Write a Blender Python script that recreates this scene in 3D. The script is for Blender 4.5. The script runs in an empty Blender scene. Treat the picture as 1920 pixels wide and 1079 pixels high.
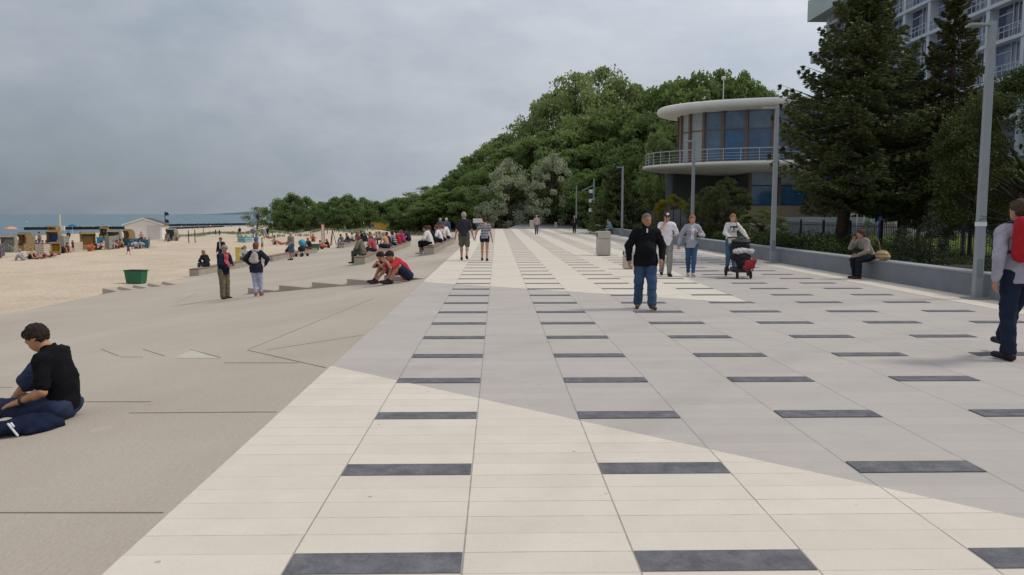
import bpy, math, random
import numpy as np
from mathutils import Vector, Matrix
R = math.radians
sc = bpy.context.scene
COL = sc.collection
random.seed(7); RNG = np.random.default_rng(7)

# ---------------------------------------------------------------- camera
CAMZ = 1.65
FPX = 1450.0
PITCH = math.atan(137.5/FPX)
YAW = math.atan(28/FPX*math.cos(PITCH))
cd = bpy.data.cameras.new('camera'); cam = bpy.data.objects.new('camera', cd); COL.objects.link(cam)
cd.sensor_width = 36; cd.lens = FPX/1920*36; cd.clip_start = .05; cd.clip_end = 60000
cam.location = (0, 0, CAMZ); cam.rotation_euler = (R(90)-PITCH, 0, -YAW)
sc.camera = cam
# ---------------------------------------------------------------- light
SUN_EL, SUN_AZ = R(50), R(84)           # azimuth clockwise from +Y: from the right, a little ahead
sun = bpy.data.lights.new('sun', 'SUN'); sun.energy = 1.65; sun.angle = R(12); sun.color = (1, .95, .88)
so = bpy.data.objects.new('sun', sun); COL.objects.link(so)
sd = Vector((math.sin(SUN_AZ)*math.cos(SUN_EL), math.cos(SUN_AZ)*math.cos(SUN_EL), math.sin(SUN_EL)))
so.rotation_euler = sd.to_track_quat('Z', 'Y').to_euler()
W = bpy.data.worlds.new('World'); sc.world = W; W.use_nodes = True
nt = W.node_tree; N = nt.nodes; L = nt.links
bg = N['Background']; bg.inputs[1].default_value = .15
sky = N.new('ShaderNodeTexSky'); sky.sky_type = 'NISHITA'; sky.sun_disc = False
sky.sun_elevation = SUN_EL; sky.sun_rotation = SUN_AZ; sky.air_density = 1.0; sky.dust_density = 2.0
tc = N.new('ShaderNodeTexCoord')
mp = N.new('ShaderNodeMapping'); mp.inputs['Scale'].default_value = (1.7, 1.7, 3.6); mp.inputs['Rotation'].default_value = (0, R(14), R(20))
L.new(tc.outputs['Generated'], mp.inputs[0])
n1 = N.new('ShaderNodeTexNoise'); n1.inputs['Scale'].default_value = 1.5; n1.inputs['Detail'].default_value = 7; n1.inputs['Roughness'].default_value = .55; n1.inputs['Distortion'].default_value = .5
n2 = N.new('ShaderNodeTexNoise'); n2.inputs['Scale'].default_value = 3.6; n2.inputs['Detail'].default_value = 6; n2.inputs['Roughness'].default_value = .6
L.new(mp.outputs[0], n1.inputs['Vector']); L.new(mp.outputs[0], n2.inputs['Vector'])
cr = N.new('ShaderNodeValToRGB'); cr.color_ramp.elements[0].position = .25; cr.color_ramp.elements[0].color = (.55, .55, .55, 1); cr.color_ramp.elements[1].position = .58; cr.color_ramp.elements[1].color = (1, 1, 1, 1)
L.new(n1.outputs[0], cr.inputs[0])
cc = N.new('ShaderNodeValToRGB'); e = cc.color_ramp.elements
e[0].position = .25; e[0].color = (5.0, 5.5, 6.15, 1); e[1].position = .78; e[1].color = (7.0, 7.2, 7.6, 1)
L.new(n2.outputs[0], cc.inputs[0])
# cloud sheet a little brighter and greyer towards the sun's side of the sky
mx = N.new('ShaderNodeMix'); mx.data_type = 'RGBA'
L.new(cr.outputs[0], mx.inputs[0]); L.new(sky.outputs[0], mx.inputs[6]); L.new(cc.outputs[0], mx.inputs[7])
sx_ = N.new('ShaderNodeVectorMath'); sx_.operation = 'DOT_PRODUCT'; sx_.inputs[1].default_value = (.294, 0, .956)
L.new(tc.outputs['Generated'], sx_.inputs[0])
gr = N.new('ShaderNodeMapRange'); gr.inputs[1].default_value = -.25; gr.inputs[2].default_value = .35; gr.inputs[3].default_value = 0; gr.inputs[4].default_value = 1
L.new(sx_.outputs['Value'], gr.inputs[0])
tr_ = N.new('ShaderNodeValToRGB'); tr_.color_ramp.elements[0].color = (.212, .247, .270, 1); tr_.color_ramp.elements[1].color = (.745, .742, .745, 1)
L.new(gr.outputs[0], tr_.inputs[0])
sv = N.new('ShaderNodeVectorMath'); sv.operation = 'MULTIPLY'; L.new(mx.outputs[2], sv.inputs[0]); L.new(tr_.outputs[0], sv.inputs[1])
L.new(sv.outputs[0], bg.inputs[0])
sc.view_settings.view_transform = 'Standard'; sc.view_settings.look = 'None'
sc.view_settings.exposure = 0; sc.view_settings.gamma = 1; sc.view_settings.use_curve_mapping = False
sc.cycles.max_bounces = 6; sc.cycles.transparent_max_bounces = 8

# ---------------------------------------------------------------- helpers: where a photo point lies in the world
def ray(px, py):
    xc = (px-960)/FPX; yc = -(py-539.5)/FPX
    cp, sp = math.cos(PITCH), math.sin(PITCH)
    d = (xc, cp+yc*sp, -sp+yc*cp)
    c, s = math.cos(-YAW), math.sin(-YAW)
    return (c*d[0]-s*d[1], s*d[0]+c*d[1], d[2])
def G(px, py, z=0.0):
    d = ray(px, py); t = (z-CAMZ)/d[2]; return (d[0]*t, d[1]*t)
def terr(x, y=0):
    t = -1.82-x
    if t <= 0: return 0.0
    return -.13*t if t < 8 else max(-1.04-.066*(t-8), -1.5)
def GT(px, py):
    z = 0.
    for _ in range(40):
        x, y = G(px, py, z); z = .5*z+.5*terr(x)
    return (x, y, terr(x))
def AT(px, y, z):
    """point on the plane Y=y seen in column px, at height z"""
    d0 = ray(px, 402); t = y/d0[1]; return (d0[0]*t, y, z)
def ZAT(py, y):
    d0 = ray(960, py); return CAMZ+d0[2]*y/d0[1]

# ---------------------------------------------------------------- materials
MATS = {}
def mat(name, col, rough=.8, var=.12, scale=6.0, bump=0.0, bscale=60.0, metal=0.0, spec=.3, sheen=0, detail=4):
    if name in MATS: return MATS[name]
    m = bpy.data.materials.new(name); m.use_nodes = True; MATS[name] = m
    nt = m.node_tree; N = nt.nodes; L = nt.links; b = N['Principled BSDF']
    b.inputs['Roughness'].default_value = rough; b.inputs['Metallic'].default_value = metal
    b.inputs['Specular IOR Level'].default_value = spec
    tc = N.new('ShaderNodeTexCoord')
    if var > 0:
        n = N.new('ShaderNodeTexNoise'); n.inputs['Scale'].default_value = scale; n.inputs['Detail'].default_value = detail
        L.new(tc.outputs['Object'], n.inputs['Vector'])
        mr = N.new('ShaderNodeMapRange'); mr.inputs[1].default_value = .3; mr.inputs[2].default_value = .7
        mr.inputs[3].default_value = 1-var; mr.inputs[4].default_value = 1+var
        L.new(n.outputs[0], mr.inputs[0])
        v = N.new('ShaderNodeVectorMath'); v.operation = 'SCALE'; v.inputs[0].default_value = col
        L.new(mr.outputs[0], v.inputs['Scale']); L.new(v.outputs[0], b.inputs['Base Color'])
    else: b.inputs['Base Color'].default_value = (*col, 1)
    if bump > 0:
        n = N.new('ShaderNodeTexNoise'); n.inputs['Scale'].default_value = bscale; n.inputs['Detail'].default_value = 3
        L.new(tc.outputs['Object'], n.inputs['Vector'])
        bp = N.new('ShaderNodeBump'); bp.inputs['Strength'].default_value = bump; bp.inputs['Distance'].default_value = .02
        L.new(n.outputs[0], bp.inputs['Height']); L.new(bp.outputs[0], b.inputs['Normal'])
    return m
def hexc(h):
    h = h.lstrip('#'); c = [int(h[i:i+2], 16)/255 for i in (0, 2, 4)]
    return tuple(((v+.055)/1.055)**2.4 if v > .04 else v/12.92 for v in c)
def cloth(h, rough=.9):
    c = hexc(h); return mat('cloth_'+h.lstrip('#'), c, rough, .12, 9, .25, 35, spec=.12)
def skin(h='b98468'): return mat('skin_'+h, hexc(h), .55, .06, 14, spec=.3)

def mathn(nt, op, a, b=None):
    n = nt.nodes.new('ShaderNodeMath'); n.operation = op
    for i, v in enumerate((a, b)):
        if v is None: continue
        if isinstance(v, (int, float)): n.inputs[i].default_value = v
        else: nt.links.new(v, n.inputs[i])
    return n.outputs[0]

XJ, WP = -.165, .828        # paving column joint and pitch
YB, LP = 3.645, .2247       # far edge of a dark bar, plank length (6 planks to a period)
def paving(name, col, jy=.55, tile=.035, dirt=.25, jx=.6):
    m = bpy.data.materials.new(name); m.use_nodes = True
    nt = m.node_tree; N = nt.nodes; L = nt.links; b = N['Principled BSDF']
    b.inputs['Roughness'].default_value = .85; b.inputs['Specular IOR Level'].default_value = .25
    tc = N.new('ShaderNodeTexCoord'); sp = N.new('ShaderNodeSeparateXYZ'); L.new(tc.outputs['Object'], sp.inputs[0])
    u = mathn(nt, 'DIVIDE', mathn(nt, 'SUBTRACT', sp.outputs[0], XJ-40*WP), WP)
    v = mathn(nt, 'DIVIDE', mathn(nt, 'SUBTRACT', sp.outputs[1], YB-100*LP), LP)
    fu = mathn(nt, 'FRACT', u); fv = mathn(nt, 'FRACT', v)
    du = mathn(nt, 'MULTIPLY', mathn(nt, 'MINIMUM', fu, mathn(nt, 'SUBTRACT', 1, fu)), WP)
    dv = mathn(nt, 'MULTIPLY', mathn(nt, 'MINIMUM', fv, mathn(nt, 'SUBTRACT', 1, fv)), LP)
    nj = N.new('ShaderNodeTexNoise'); nj.inputs['Scale'].default_value = 7; L.new(tc.outputs['Object'], nj.inputs['Vector'])
    wob = mathn(nt, 'MULTIPLY', nj.outputs[0], .006)
    mu = mathn(nt, 'LESS_THAN', du, mathn(nt, 'ADD', wob, .0015)); mv = mathn(nt, 'LESS_THAN', dv, mathn(nt, 'MULTIPLY', wob, .85))
    # fewer full-strength cross joints: strength varies plank by plank
    cxy = N.new('ShaderNodeCombineXYZ'); L.new(mathn(nt, 'FLOOR', u), cxy.inputs[0]); L.new(mathn(nt, 'ROUND', v), cxy.inputs[1])
    wnj = N.new('ShaderNodeTexWhiteNoise'); L.new(cxy.outputs[0], wnj.inputs['Vector'])
    js = mathn(nt, 'MULTIPLY', mathn(nt, 'ADD', mathn(nt, 'MULTIPLY', wnj.outputs['Value'], .7), .35), jy)
    jm = mathn(nt, 'MAXIMUM', mathn(nt, 'MULTIPLY', mu, jx*.8), mathn(nt, 'MULTIPLY', mv, js))
    ct = N.new('ShaderNodeCombineXYZ'); L.new(mathn(nt, 'FLOOR', u), ct.inputs[0]); L.new(mathn(nt, 'FLOOR', v), ct.inputs[1])
    wn = N.new('ShaderNodeTexWhiteNoise'); L.new(ct.outputs[0], wn.inputs['Vector'])
    big = N.new('ShaderNodeTexNoise'); big.inputs['Scale'].default_value = .55; big.inputs['Detail'].default_value = 6; big.inputs['Roughness'].default_value = .65
    L.new(tc.outputs['Object'], big.inputs['Vector'])
    fine = N.new('ShaderNodeTexNoise'); fine.inputs['Scale'].default_value = 55; fine.inputs['Detail'].default_value = 3; L.new(tc.outputs['Object'], fine.inputs['Vector'])
    vo = N.new('ShaderNodeTexVoronoi'); vo.inputs['Scale'].default_value = 2.1; L.new(tc.outputs['Object'], vo.inputs['Vector'])
    vn = N.new('ShaderNodeTexNoise'); vn.inputs['Scale'].default_value = 40; L.new(tc.outputs['Object'], vn.inputs['Vector'])
    spot = mathn(nt, 'LESS_THAN', mathn(nt, 'ADD', vo.outputs['Distance'], mathn(nt, 'MULTIPLY', vn.outputs[0], .05)), .055)
    # faint curved wheel marks
    mw = N.new('ShaderNodeMapping'); mw.inputs['Location'].default_value = (-14, 3, 0); L.new(tc.outputs['Object'], mw.inputs[0])
    wv = N.new('ShaderNodeTexWave'); wv.wave_type = 'RINGS'; wv.rings_direction = 'Z'; wv.inputs['Scale'].default_value = .11; wv.inputs['Distortion'].default_value = 1.2; wv.inputs['Detail'].default_value = 2
    L.new(mw.outputs[0], wv.inputs['Vector'])
    mk = N.new('ShaderNodeMapRange'); mk.inputs[1].default_value = .93; mk.inputs[2].default_value = 1; mk.inputs[4].default_value = .05; L.new(wv.outputs[0], mk.inputs[0])
    f = mathn(nt, 'ADD', 1, mathn(nt, 'MULTIPLY', mathn(nt, 'SUBTRACT', wn.outputs['Value'], .5), tile*2))
    f = mathn(nt, 'ADD', f, mathn(nt, 'MULTIPLY', mathn(nt, 'SUBTRACT', big.outputs[0], .5), dirt))
    f = mathn(nt, 'ADD', f, mathn(nt, 'MULTIPLY', mathn(nt, 'SUBTRACT', fine.outputs[0], .5), .10))
    f = mathn(nt, 'SUBTRACT', f, mathn(nt, 'MULTIPLY', spot, .34))
    v2 = N.new('ShaderNodeTexVoronoi'); v2.inputs['Scale'].default_value = 5.3; v2.inputs['Randomness'].default_value = 1; L.new(tc.outputs['Object'], v2.inputs['Vector'])
    sp2 = mathn(nt, 'MULTIPLY', mathn(nt, 'LESS_THAN', mathn(nt, 'ADD', v2.outputs['Distance'], mathn(nt, 'MULTIPLY', vn.outputs[0], .05)), .062), .3)
    f = mathn(nt, 'SUBTRACT', f, mathn(nt, 'MULTIPLY', sp2, mathn(nt, 'GREATER_THAN', big.outputs[0], .5)))
    st = N.new('ShaderNodeTexNoise'); st.inputs['Scale'].default_value = 3.1; st.inputs['Detail'].default_value = 7; st.inputs['Roughness'].default_value = .7; L.new(tc.outputs['Object'], st.inputs['Vector'])
    f = mathn(nt, 'ADD', f, mathn(nt, 'MULTIPLY', mathn(nt, 'SUBTRACT', st.outputs[0], .5), .20)); f = mathn(nt, 'SUBTRACT', f, mk.outputs[0])
    f = mathn(nt, 'MULTIPLY', f, mathn(nt, 'SUBTRACT', 1, jm))
    vm = N.new('ShaderNodeVectorMath'); vm.operation = 'SCALE'; vm.inputs[0].default_value = col
    L.new(f, vm.inputs['Scale']); L.new(vm.outputs[0], b.inputs['Base Color'])
    bp = N.new('ShaderNodeBump'); bp.inputs['Strength'].default_value = .15; bp.inputs['Distance'].default_value = .01
    L.new(fine.outputs[0], bp.inputs['Height']); L.new(bp.outputs[0], b.inputs['Normal'])
    return m
def ground_mat(name, c1, c2, scale, rough=.9, bump=.3, bscale=8, fine=.12, fscale=60, spots=0., bd=.05):
    m = bpy.data.materials.new(name); m.use_nodes = True
    nt = m.node_tree; N = nt.nodes; L = nt.links; b = N['Principled BSDF']
    b.inputs['Roughness'].default_value = rough; b.inputs['Specular IOR Level'].default_value = .2
    tc = N.new('ShaderNodeTexCoord')
    n = N.new('ShaderNodeTexNoise'); n.inputs['Scale'].default_value = scale; n.inputs['Detail'].default_value = 8; n.inputs['Roughness'].default_value = .62
    L.new(tc.outputs['Object'], n.inputs['Vector'])
    r = N.new('ShaderNodeValToRGB'); r.color_ramp.elements[0].position = .35; r.color_ramp.elements[0].color = (*c1, 1)
    r.color_ramp.elements[1].position = .65; r.color_ramp.elements[1].color = (*c2, 1); L.new(n.outputs[0], r.inputs[0])
    f = N.new('ShaderNodeTexNoise'); f.inputs['Scale'].default_value = fscale; f.inputs['Detail'].default_value = 4; L.new(tc.outputs['Object'], f.inputs['Vector'])
    g = mathn(nt, 'ADD', 1-fine*.5, mathn(nt, 'MULTIPLY', f.outputs[0], fine))
    if spots:
        vo = N.new('ShaderNodeTexVoronoi'); vo.inputs['Scale'].default_value = 1.3; L.new(tc.outputs['Object'], vo.inputs['Vector'])
        s = mathn(nt, 'LESS_THAN', mathn(nt, 'ADD', vo.outputs['Distance'], mathn(nt, 'MULTIPLY', f.outputs[0], .09)), .1)
        g = mathn(nt, 'SUBTRACT', g, mathn(nt, 'MULTIPLY', s, spots))
        v3 = N.new('ShaderNodeTexVoronoi'); v3.inputs['Scale'].default_value = .75; L.new(tc.outputs['Object'], v3.inputs['Vector'])
        s3 = mathn(nt, 'LESS_THAN', mathn(nt, 'ADD', v3.outputs['Distance'], mathn(nt, 'MULTIPLY', f.outputs[0], .12)), .13); g = mathn(nt, 'ADD', g, mathn(nt, 'MULTIPLY', s3, spots))
    vm = N.new('ShaderNodeVectorMath'); vm.operation = 'SCALE'; L.new(r.outputs[0], vm.inputs[0]); L.new(g, vm.inputs['Scale'])
    L.new(vm.outputs[0], b.inputs['Base Color'])
    bn = N.new('ShaderNodeTexNoise'); bn.inputs['Scale'].default_value = bscale; bn.inputs['Detail'].default_value = 6; L.new(tc.outputs['Object'], bn.inputs['Vector'])
    bp = N.new('ShaderNodeBump'); bp.inputs['Strength'].default_value = bump; bp.inputs['Distance'].default_value = bd
    L.new(bn.outputs[0], bp.inputs['Height']); L.new(bp.outputs[0], b.inputs['Normal'])
    return m
def leafmat(name, dark, light, trans=.25, rough=.6):
    m = bpy.data.materials.new(name); m.use_nodes = True
    nt = m.node_tree; N = nt.nodes; L = nt.links; b = N['Principled BSDF']; out = N['Material Output']
    b.inputs['Roughness'].default_value = rough; b.inputs['Specular IOR Level'].default_value = .2
    g = N.new('ShaderNodeNewGeometry'); tc = N.new('ShaderNodeTexCoord')
    n = N.new('ShaderNodeTexNoise'); n.inputs['Scale'].default_value = .8; n.inputs['Detail'].default_value = 2; L.new(tc.outputs['Object'], n.inputs['Vector'])
    oi = N.new('ShaderNodeObjectInfo')
    f = mathn(nt, 'ADD', mathn(nt, 'MULTIPLY', g.outputs['Random Per Island'], .5), mathn(nt, 'MULTIPLY', n.outputs[0], .75))
    f = mathn(nt, 'ADD', f, mathn(nt, 'MULTIPLY', oi.outputs['Random'], .25)); f = mathn(nt, 'SUBTRACT', f, .25)
    r = N.new('ShaderNodeValToRGB'); r.color_ramp.elements[0].color = (*dark, 1); r.color_ramp.elements[1].color = (*light, 1)
    L.new(f, r.inputs[0]); L.new(r.outputs[0], b.inputs['Base Color'])
    t = N.new('ShaderNodeBsdfTranslucent'); L.new(r.outputs[0], t.inputs[0])
    ms = N.new('ShaderNodeMixShader'); ms.inputs[0].default_value = trans
    L.new(b.outputs[0], ms.inputs[1]); L.new(t.outputs[0], ms.inputs[2]); L.new(ms.outputs[0], out.inputs[0])
    return m

# ---------------------------------------------------------------- object helpers
def tag(o, label=None, cat=None, group=None, kind=None):
    if label: o['label'] = label
    if cat: o['category'] = cat
    if group: o['group'] = group
    if kind: o['kind'] = kind
    return o
def empty(name, loc=(0, 0, 0), rz=0., label=None, cat=None, group=None):
    o = bpy.data.objects.new(name, None); COL.objects.link(o); o.empty_display_size = .2
    o.location = loc; o.rotation_euler = (0, 0, rz); return tag(o, label, cat, group)
def link(name, me, m, parent=None, smooth=False):
    o = bpy.data.objects.new(name, me); COL.objects.link(o)
    if m is not None:
        for mm in (m if isinstance(m, (list, tuple)) else [m]): me.materials.append(mm)
    if parent is not None: o.parent = parent
    if smooth and len(me.polygons): me.polygons.foreach_set('use_smooth', [True]*len(me.polygons))
    return o
def copy_tree(o, parent=None):
    c = o.copy(); COL.objects.link(c)
    if parent is not None: c.parent = parent
    for ch in [q for q in bpy.data.objects if q.parent == o]: copy_tree(ch, c)
    return c
def npmesh(name, v, q):
    v = np.asarray(v, np.float32); q = np.asarray(q, np.int32); k = q.shape[1]
    me = bpy.data.meshes.new(name); me.vertices.add(len(v)); me.vertices.foreach_set('co', v.ravel())
    me.loops.add(q.size); me.loops.foreach_set('vertex_index', q.ravel())
    me.polygons.add(len(q)); me.polygons.foreach_set('loop_start', np.arange(0, q.size, k, dtype=np.int32))
    me.polygons.foreach_set('loop_total', np.full(len(q), k, np.int32))
    me.update(calc_edges=True); return me
class MB:
    """collects solid pieces and links them as one mesh"""
    def __init__(s): s.v = []; s.f = []
    def add(s, vs, fs):
        b = len(s.v); s.v += [tuple(p) for p in vs]; s.f += [tuple(b+i for i in f) for f in fs]; return s
    def box(s, x0, x1, y0, y1, z0, z1):
        return s.hexa([(x0, y0, z0), (x1, y0, z0), (x1, y1, z0), (x0, y1, z0), (x0, y0, z1), (x1, y0, z1), (x1, y1, z1), (x0, y1, z1)])
    def hexa(s, p):
        return s.add(p, [(0, 3, 2, 1), (4, 5, 6, 7), (0, 1, 5, 4), (1, 2, 6, 5), (2, 3, 7, 6), (3, 0, 4, 7)])
    def obox(s, c, ax, ay, az):
        """oriented box: centre and three half-axis vectors"""
        c, ax, ay, az = map(Vector, (c, ax, ay, az))
        return s.hexa([c-ax-ay-az, c+ax-ay-az, c+ax+ay-az, c-ax+ay-az, c-ax-ay+az, c+ax-ay+az, c+ax+ay+az, c-ax+ay+az])
    def bar(s, a, b, w, h=None, up=(0, 0, 1)):
        a, b = Vector(a), Vector(b); h = h or w; d = (b-a)
        if d.length < 1e-6: return s
        up = Vector(up); x = d.cross(up)
        if x.length < 1e-5: x = d.cross(Vector((1, 0, 0)))
        x.normalize(); z = x.cross(d).normalized()
        return s.obox((a+b)/2, x*w/2, d/2, z*h/2)
    def tube(s, pts, rad, n=8, cap=True):
        pts = [Vector(p) for p in pts]
        if not isinstance(rad, (list, tuple)): rad = [rad]*len(pts)
        rings = []
        t0 = (pts[1]-pts[0]).normalized(); ref = Vector((0, 0, 1)) if abs(t0.z) < .9 else Vector((1, 0, 0))
        for i, p in enumerate(pts):
            t = (pts[min(i+1, len(pts)-1)]-pts[max(i-1, 0)]).normalized()
            a = ref.cross(t)
            if a.length < 1e-4: a = Vector((0, 1, 0)).cross(t)
            a.normalize(); b = t.cross(a)
            rings.append([p+(a*math.cos(k*2*math.pi/n)+b*math.sin(k*2*math.pi/n))*rad[i] for k in range(n)])
        vs = [v for r in rings for v in r]; fs = []
        for i in range(len(pts)-1):
            for k in range(n): fs.append((i*n+k, i*n+(k+1) % n, (i+1)*n+(k+1) % n, (i+1)*n+k))
        if cap: fs += [tuple(range(n-1, -1, -1)), tuple((len(pts)-1)*n+k for k in range(n))]
        return s.add(vs, fs)
    def lathe(s, c, prof, n=24, sx=1, sy=1, a0=0, a1=2*math.pi, cap=False):
        full = abs(a1-a0-2*math.pi) < 1e-6; m = n if full else n+1; vs = []; fs = []
        for r, z in prof:
            for k in range(m):
                a = a0+(a1-a0)*k/n; vs.append((c[0]+r*sx*math.cos(a), c[1]+r*sy*math.sin(a), c[2]+z))
        for i in range(len(prof)-1):
            for k in range(n): fs.append((i*m+k, i*m+(k+1) % m, (i+1)*m+(k+1) % m, (i+1)*m+k))
        if cap: fs += [tuple(range(m-1, -1, -1)), tuple((len(prof)-1)*m+k for k in range(m))]
        return s.add(vs, fs)
    def prism(s, poly, a, b, axis='z'):
        """polygon in two axes, extruded along the third from a to b"""
        n = len(poly)
        def P(u, v, w): return {'z': (u, v, w), 'y': (u, w, v), 'x': (w, u, v)}[axis]
        vs = [P(u, v, a) for u, v in poly]+[P(u, v, b) for u, v in poly]
        return s.add(vs, [tuple(range(n-1, -1, -1)), tuple(range(n, 2*n))]+[(i, (i+1) % n, n+(i+1) % n, n+i) for i in range(n)])
    def build(s, name, m, parent=None, smooth=False, bevel=0):
        me = bpy.data.meshes.new(name); me.from_pydata(s.v, [], s.f); me.validate(); me.update()
        import bmesh
        bm = bmesh.new(); bm.from_mesh(me); bmesh.ops.recalc_face_normals(bm, faces=bm.faces)
        if bevel: bmesh.ops.bevel(bm, geom=[e for e in bm.edges if e.is_manifold and e.calc_face_angle(0) > .5], offset=bevel, segments=2, affect='EDGES', profile=.6)
        bm.to_mesh(me); bm.free()
        return link(name, me, m, parent, smooth)
def grid(name, xs, ys, zf, m, smooth=True):
    nx, ny = len(xs), len(ys)
    v = [(x, y, zf(x, y)) for y in ys for x in xs]
    i = np.arange(nx*ny).reshape(ny, nx)
    q = np.stack([i[:-1, :-1], i[:-1, 1:], i[1:, 1:], i[1:, :-1]], -1).reshape(-1, 4)
    o = link(name, npmesh(name, v, q), m, None, smooth); return o
def ss(a, b, x): t = min(1, max(0, (x-a)/(b-a))); return t*t*(3-2*t)
# ================================================================ SETTING
def sandz(x, y):
    """height of the sand: level behind the terrace, falling to the sea, rising to low dunes far ahead"""
    z = -1.5
    if x < -60: z -= (min(-60-x, 70))/40*1.5
    d = ss(72, 112, y)*ss(-48, -26, x)
    z += d*(.95+.35*math.sin(x*.31+1)*math.cos(y*.13)+.2*math.sin(x*.9+y*.4))
    if x > -15: z = max(z, -1.5+ss(76, 84, y)*1.3*ss(-16, 0, x)) if y > 70 else z
    return z+.03*math.sin(x*1.3+y*.7)*math.sin(y*.9-x*.4)
def hill(x, y):
    """wooded hill ahead on the right"""
    a = ss(92, 150, y-.10*min(x, 60)+0)*ss(-22, 30, x)
    b = ss(48, 95, x)*ss(60, 110, y)
    return -.35+ss(-22, 8, x)*.35+11*a+5*b
M_sand = ground_mat('sand', hexc('c1ae98'), hexc('d0bea8'), .35, .95, .9, 4.5, .26, 11, .12, .16)
xs = list(np.concatenate([np.linspace(-420, -60, 19), np.linspace(-58, -15.5, 60), np.linspace(-15, 2, 14)]))
ys = list(np.concatenate([np.linspace(-30, 20, 12), np.linspace(21, 75, 60), np.linspace(76, 130, 55), np.linspace(140, 1200, 20)]))
def sz(x, y):
    if x > -15.3 and y < 76: return min(sandz(x, y), terr(x)-.25)
    return sandz(x, y)
tag(grid('sand', xs, ys, sz, M_sand), kind='structure')
# sea
m = bpy.data.materials.new('sea_water'); m.use_nodes = True; nt = m.node_tree; b = nt.nodes['Principled BSDF']
b.inputs['Roughness'].default_value = .35; b.inputs['IOR'].default_value = 1.33; b.inputs['Specular IOR Level'].default_value = .28
tcn = nt.nodes.new('ShaderNodeTexCoord'); mpn = nt.nodes.new('ShaderNodeMapping'); mpn.inputs['Scale'].default_value = (.12, .05, 1); nt.links.new(tcn.outputs['Object'], mpn.inputs[0])
nn = nt.nodes.new('ShaderNodeTexNoise'); nn.inputs['Scale'].default_value = 1; nn.inputs['Detail'].default_value = 8; nt.links.new(mpn.outputs[0], nn.inputs['Vector'])
rr = nt.nodes.new('ShaderNodeValToRGB'); rr.color_ramp.elements[0].color = (*hexc('40596a'), 1); rr.color_ramp.elements[1].color = (*hexc('64808c'), 1)
rr.color_ramp.elements[0].position = .35; rr.color_ramp.elements[1].position = .7
nt.links.new(nn.outputs[0], rr.inputs[0]); nt.links.new(rr.outputs[0], b.inputs['Base Color'])
bp = nt.nodes.new('ShaderNodeBump'); bp.inputs['Strength'].default_value = .8; bp.inputs['Distance'].default_value = .6; nt.links.new(nn.outputs[0], bp.inputs['Height']); nt.links.new(bp.outputs[0], b.inputs['Normal'])
me = npmesh('sea', [(-26000, -2000, -3), (3000, -2000, -3), (3000, 40000, -3), (-26000, 40000, -3)], [(0, 1, 2, 3)])
tag(link('sea', me, m), kind='structure')
# headland on the horizon
hx = np.linspace(-3300, 600, 50); v = []; q = []
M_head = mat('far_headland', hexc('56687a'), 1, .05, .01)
mb = MB()
for i in range(49):
    h0, h1 = [max(2, 34*ss(-3300, -2300, x)*(1+.18*math.sin(x*.011)+.1*math.sin(x*.037))) for x in (hx[i], hx[i+1])]
    mb.hexa([(hx[i], 8000, -4), (hx[i+1], 8000, -4), (hx[i+1], 8600, -4), (hx[i], 8600, -4), (hx[i], 8090, h0*.8-3), (hx[i+1], 8090, h1*.8-3), (hx[i+1], 8500, h1-3), (hx[i], 8500, h0-3)])
tag(mb.build('headland', M_head), kind='structure')

# promenade: grey sheet, cream fields 4 mm above, dark bars 4 mm above those
PX0, PX1, PY0, PY1 = -1.82, 9.56, -8, 88
M_grey = paving('grey_paving', hexc('b3aba4'), .2, .035, .16, .5)
M_cream = paving('cream_paving', hexc('d2c8b9'), .55, .035, .18, .6)
mb = MB(); mb.box(PX0, PX1+.4, PY0, PY1, -.6, 0); tag(mb.build('promenade_paving', M_grey), kind='structure')
def sheet(name, polys, z, m, th=.003):
    mb = MB()
    for p in polys:
        mb.prism(p, z-th, z, 'z')
    return tag(mb.build(name, m), kind='structure')
near = [(PX0+.002, PY0), (PX1-.9, PY0), (PX1-.9, -1.38), (PX0+.002, 8.36)]
far = [(-1.73, 18.74), (4.712, 14.13), (4.875, 19.06), (6.907, 45.3), (8.6, 80.2), (8.6, PY1-.1), (PX0+.002, PY1-.1), (PX0+.002, 18.95)]
M_edge = paving('edge_paving', hexc('cfc5b6'), .25, .03, .12, .5)
sheet('cream_paving_near', [near], .004, M_cream); sheet('cream_paving_far', [far], .004, M_cream)
sheet('wall_edge_paving', [[(8.68, 4), (PX1-.002, 4), (PX1-.002, 79.9), (8.68, 79.9)]], .0045, M_edge)
M_bar = ground_mat('dark_bar_stone', hexc('5a5b60'), hexc('747376'), 7, .75, .3, 30, .45, 60)
mb = MB()
for k in range(-2, 62):
    y1 = YB+k*6*LP; y0 = y1-LP
    for c in range(-1, 10, 2):
        x0 = XJ+c*WP+.006; x1 = x0+WP-.012
        if x1 > 9.4: continue
        mb.box(x0, x1, y0+.004, y1-.004, .002, .008)
tag(mb.build('dark_paving_bars', M_bar), kind='structure')

# lower concrete terrace falling to the beach
M_conc = ground_mat('terrace_concrete', hexc('aca092'), hexc('b9ae9f'), .22, .9, .25, 30, .14, 26, .10)
xs = list(np.linspace(-15, -9.82, 8))+list(np.linspace(-9.0, PX0-.001, 10)); ys = list(np.linspace(-8, 76, 40))
tag(grid('concrete_terrace', xs, ys, lambda x, y: terr(x), M_conc), kind='structure')
mb = MB()
mb.add([(-15, -8, -1.497), (-15, 76, -1.497), (-15, 76, -2.2), (-15, -8, -2.2)], [(0, 1, 2, 3)])
mb.add([(x, 76, terr(x)) for x in xs]+[(xs[-1], 76, -2.2), (-15, 76, -2.2)], [tuple(range(len(xs)+2))])
tag(mb.build('terrace_edge', M_conc), kind='structure')
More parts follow.
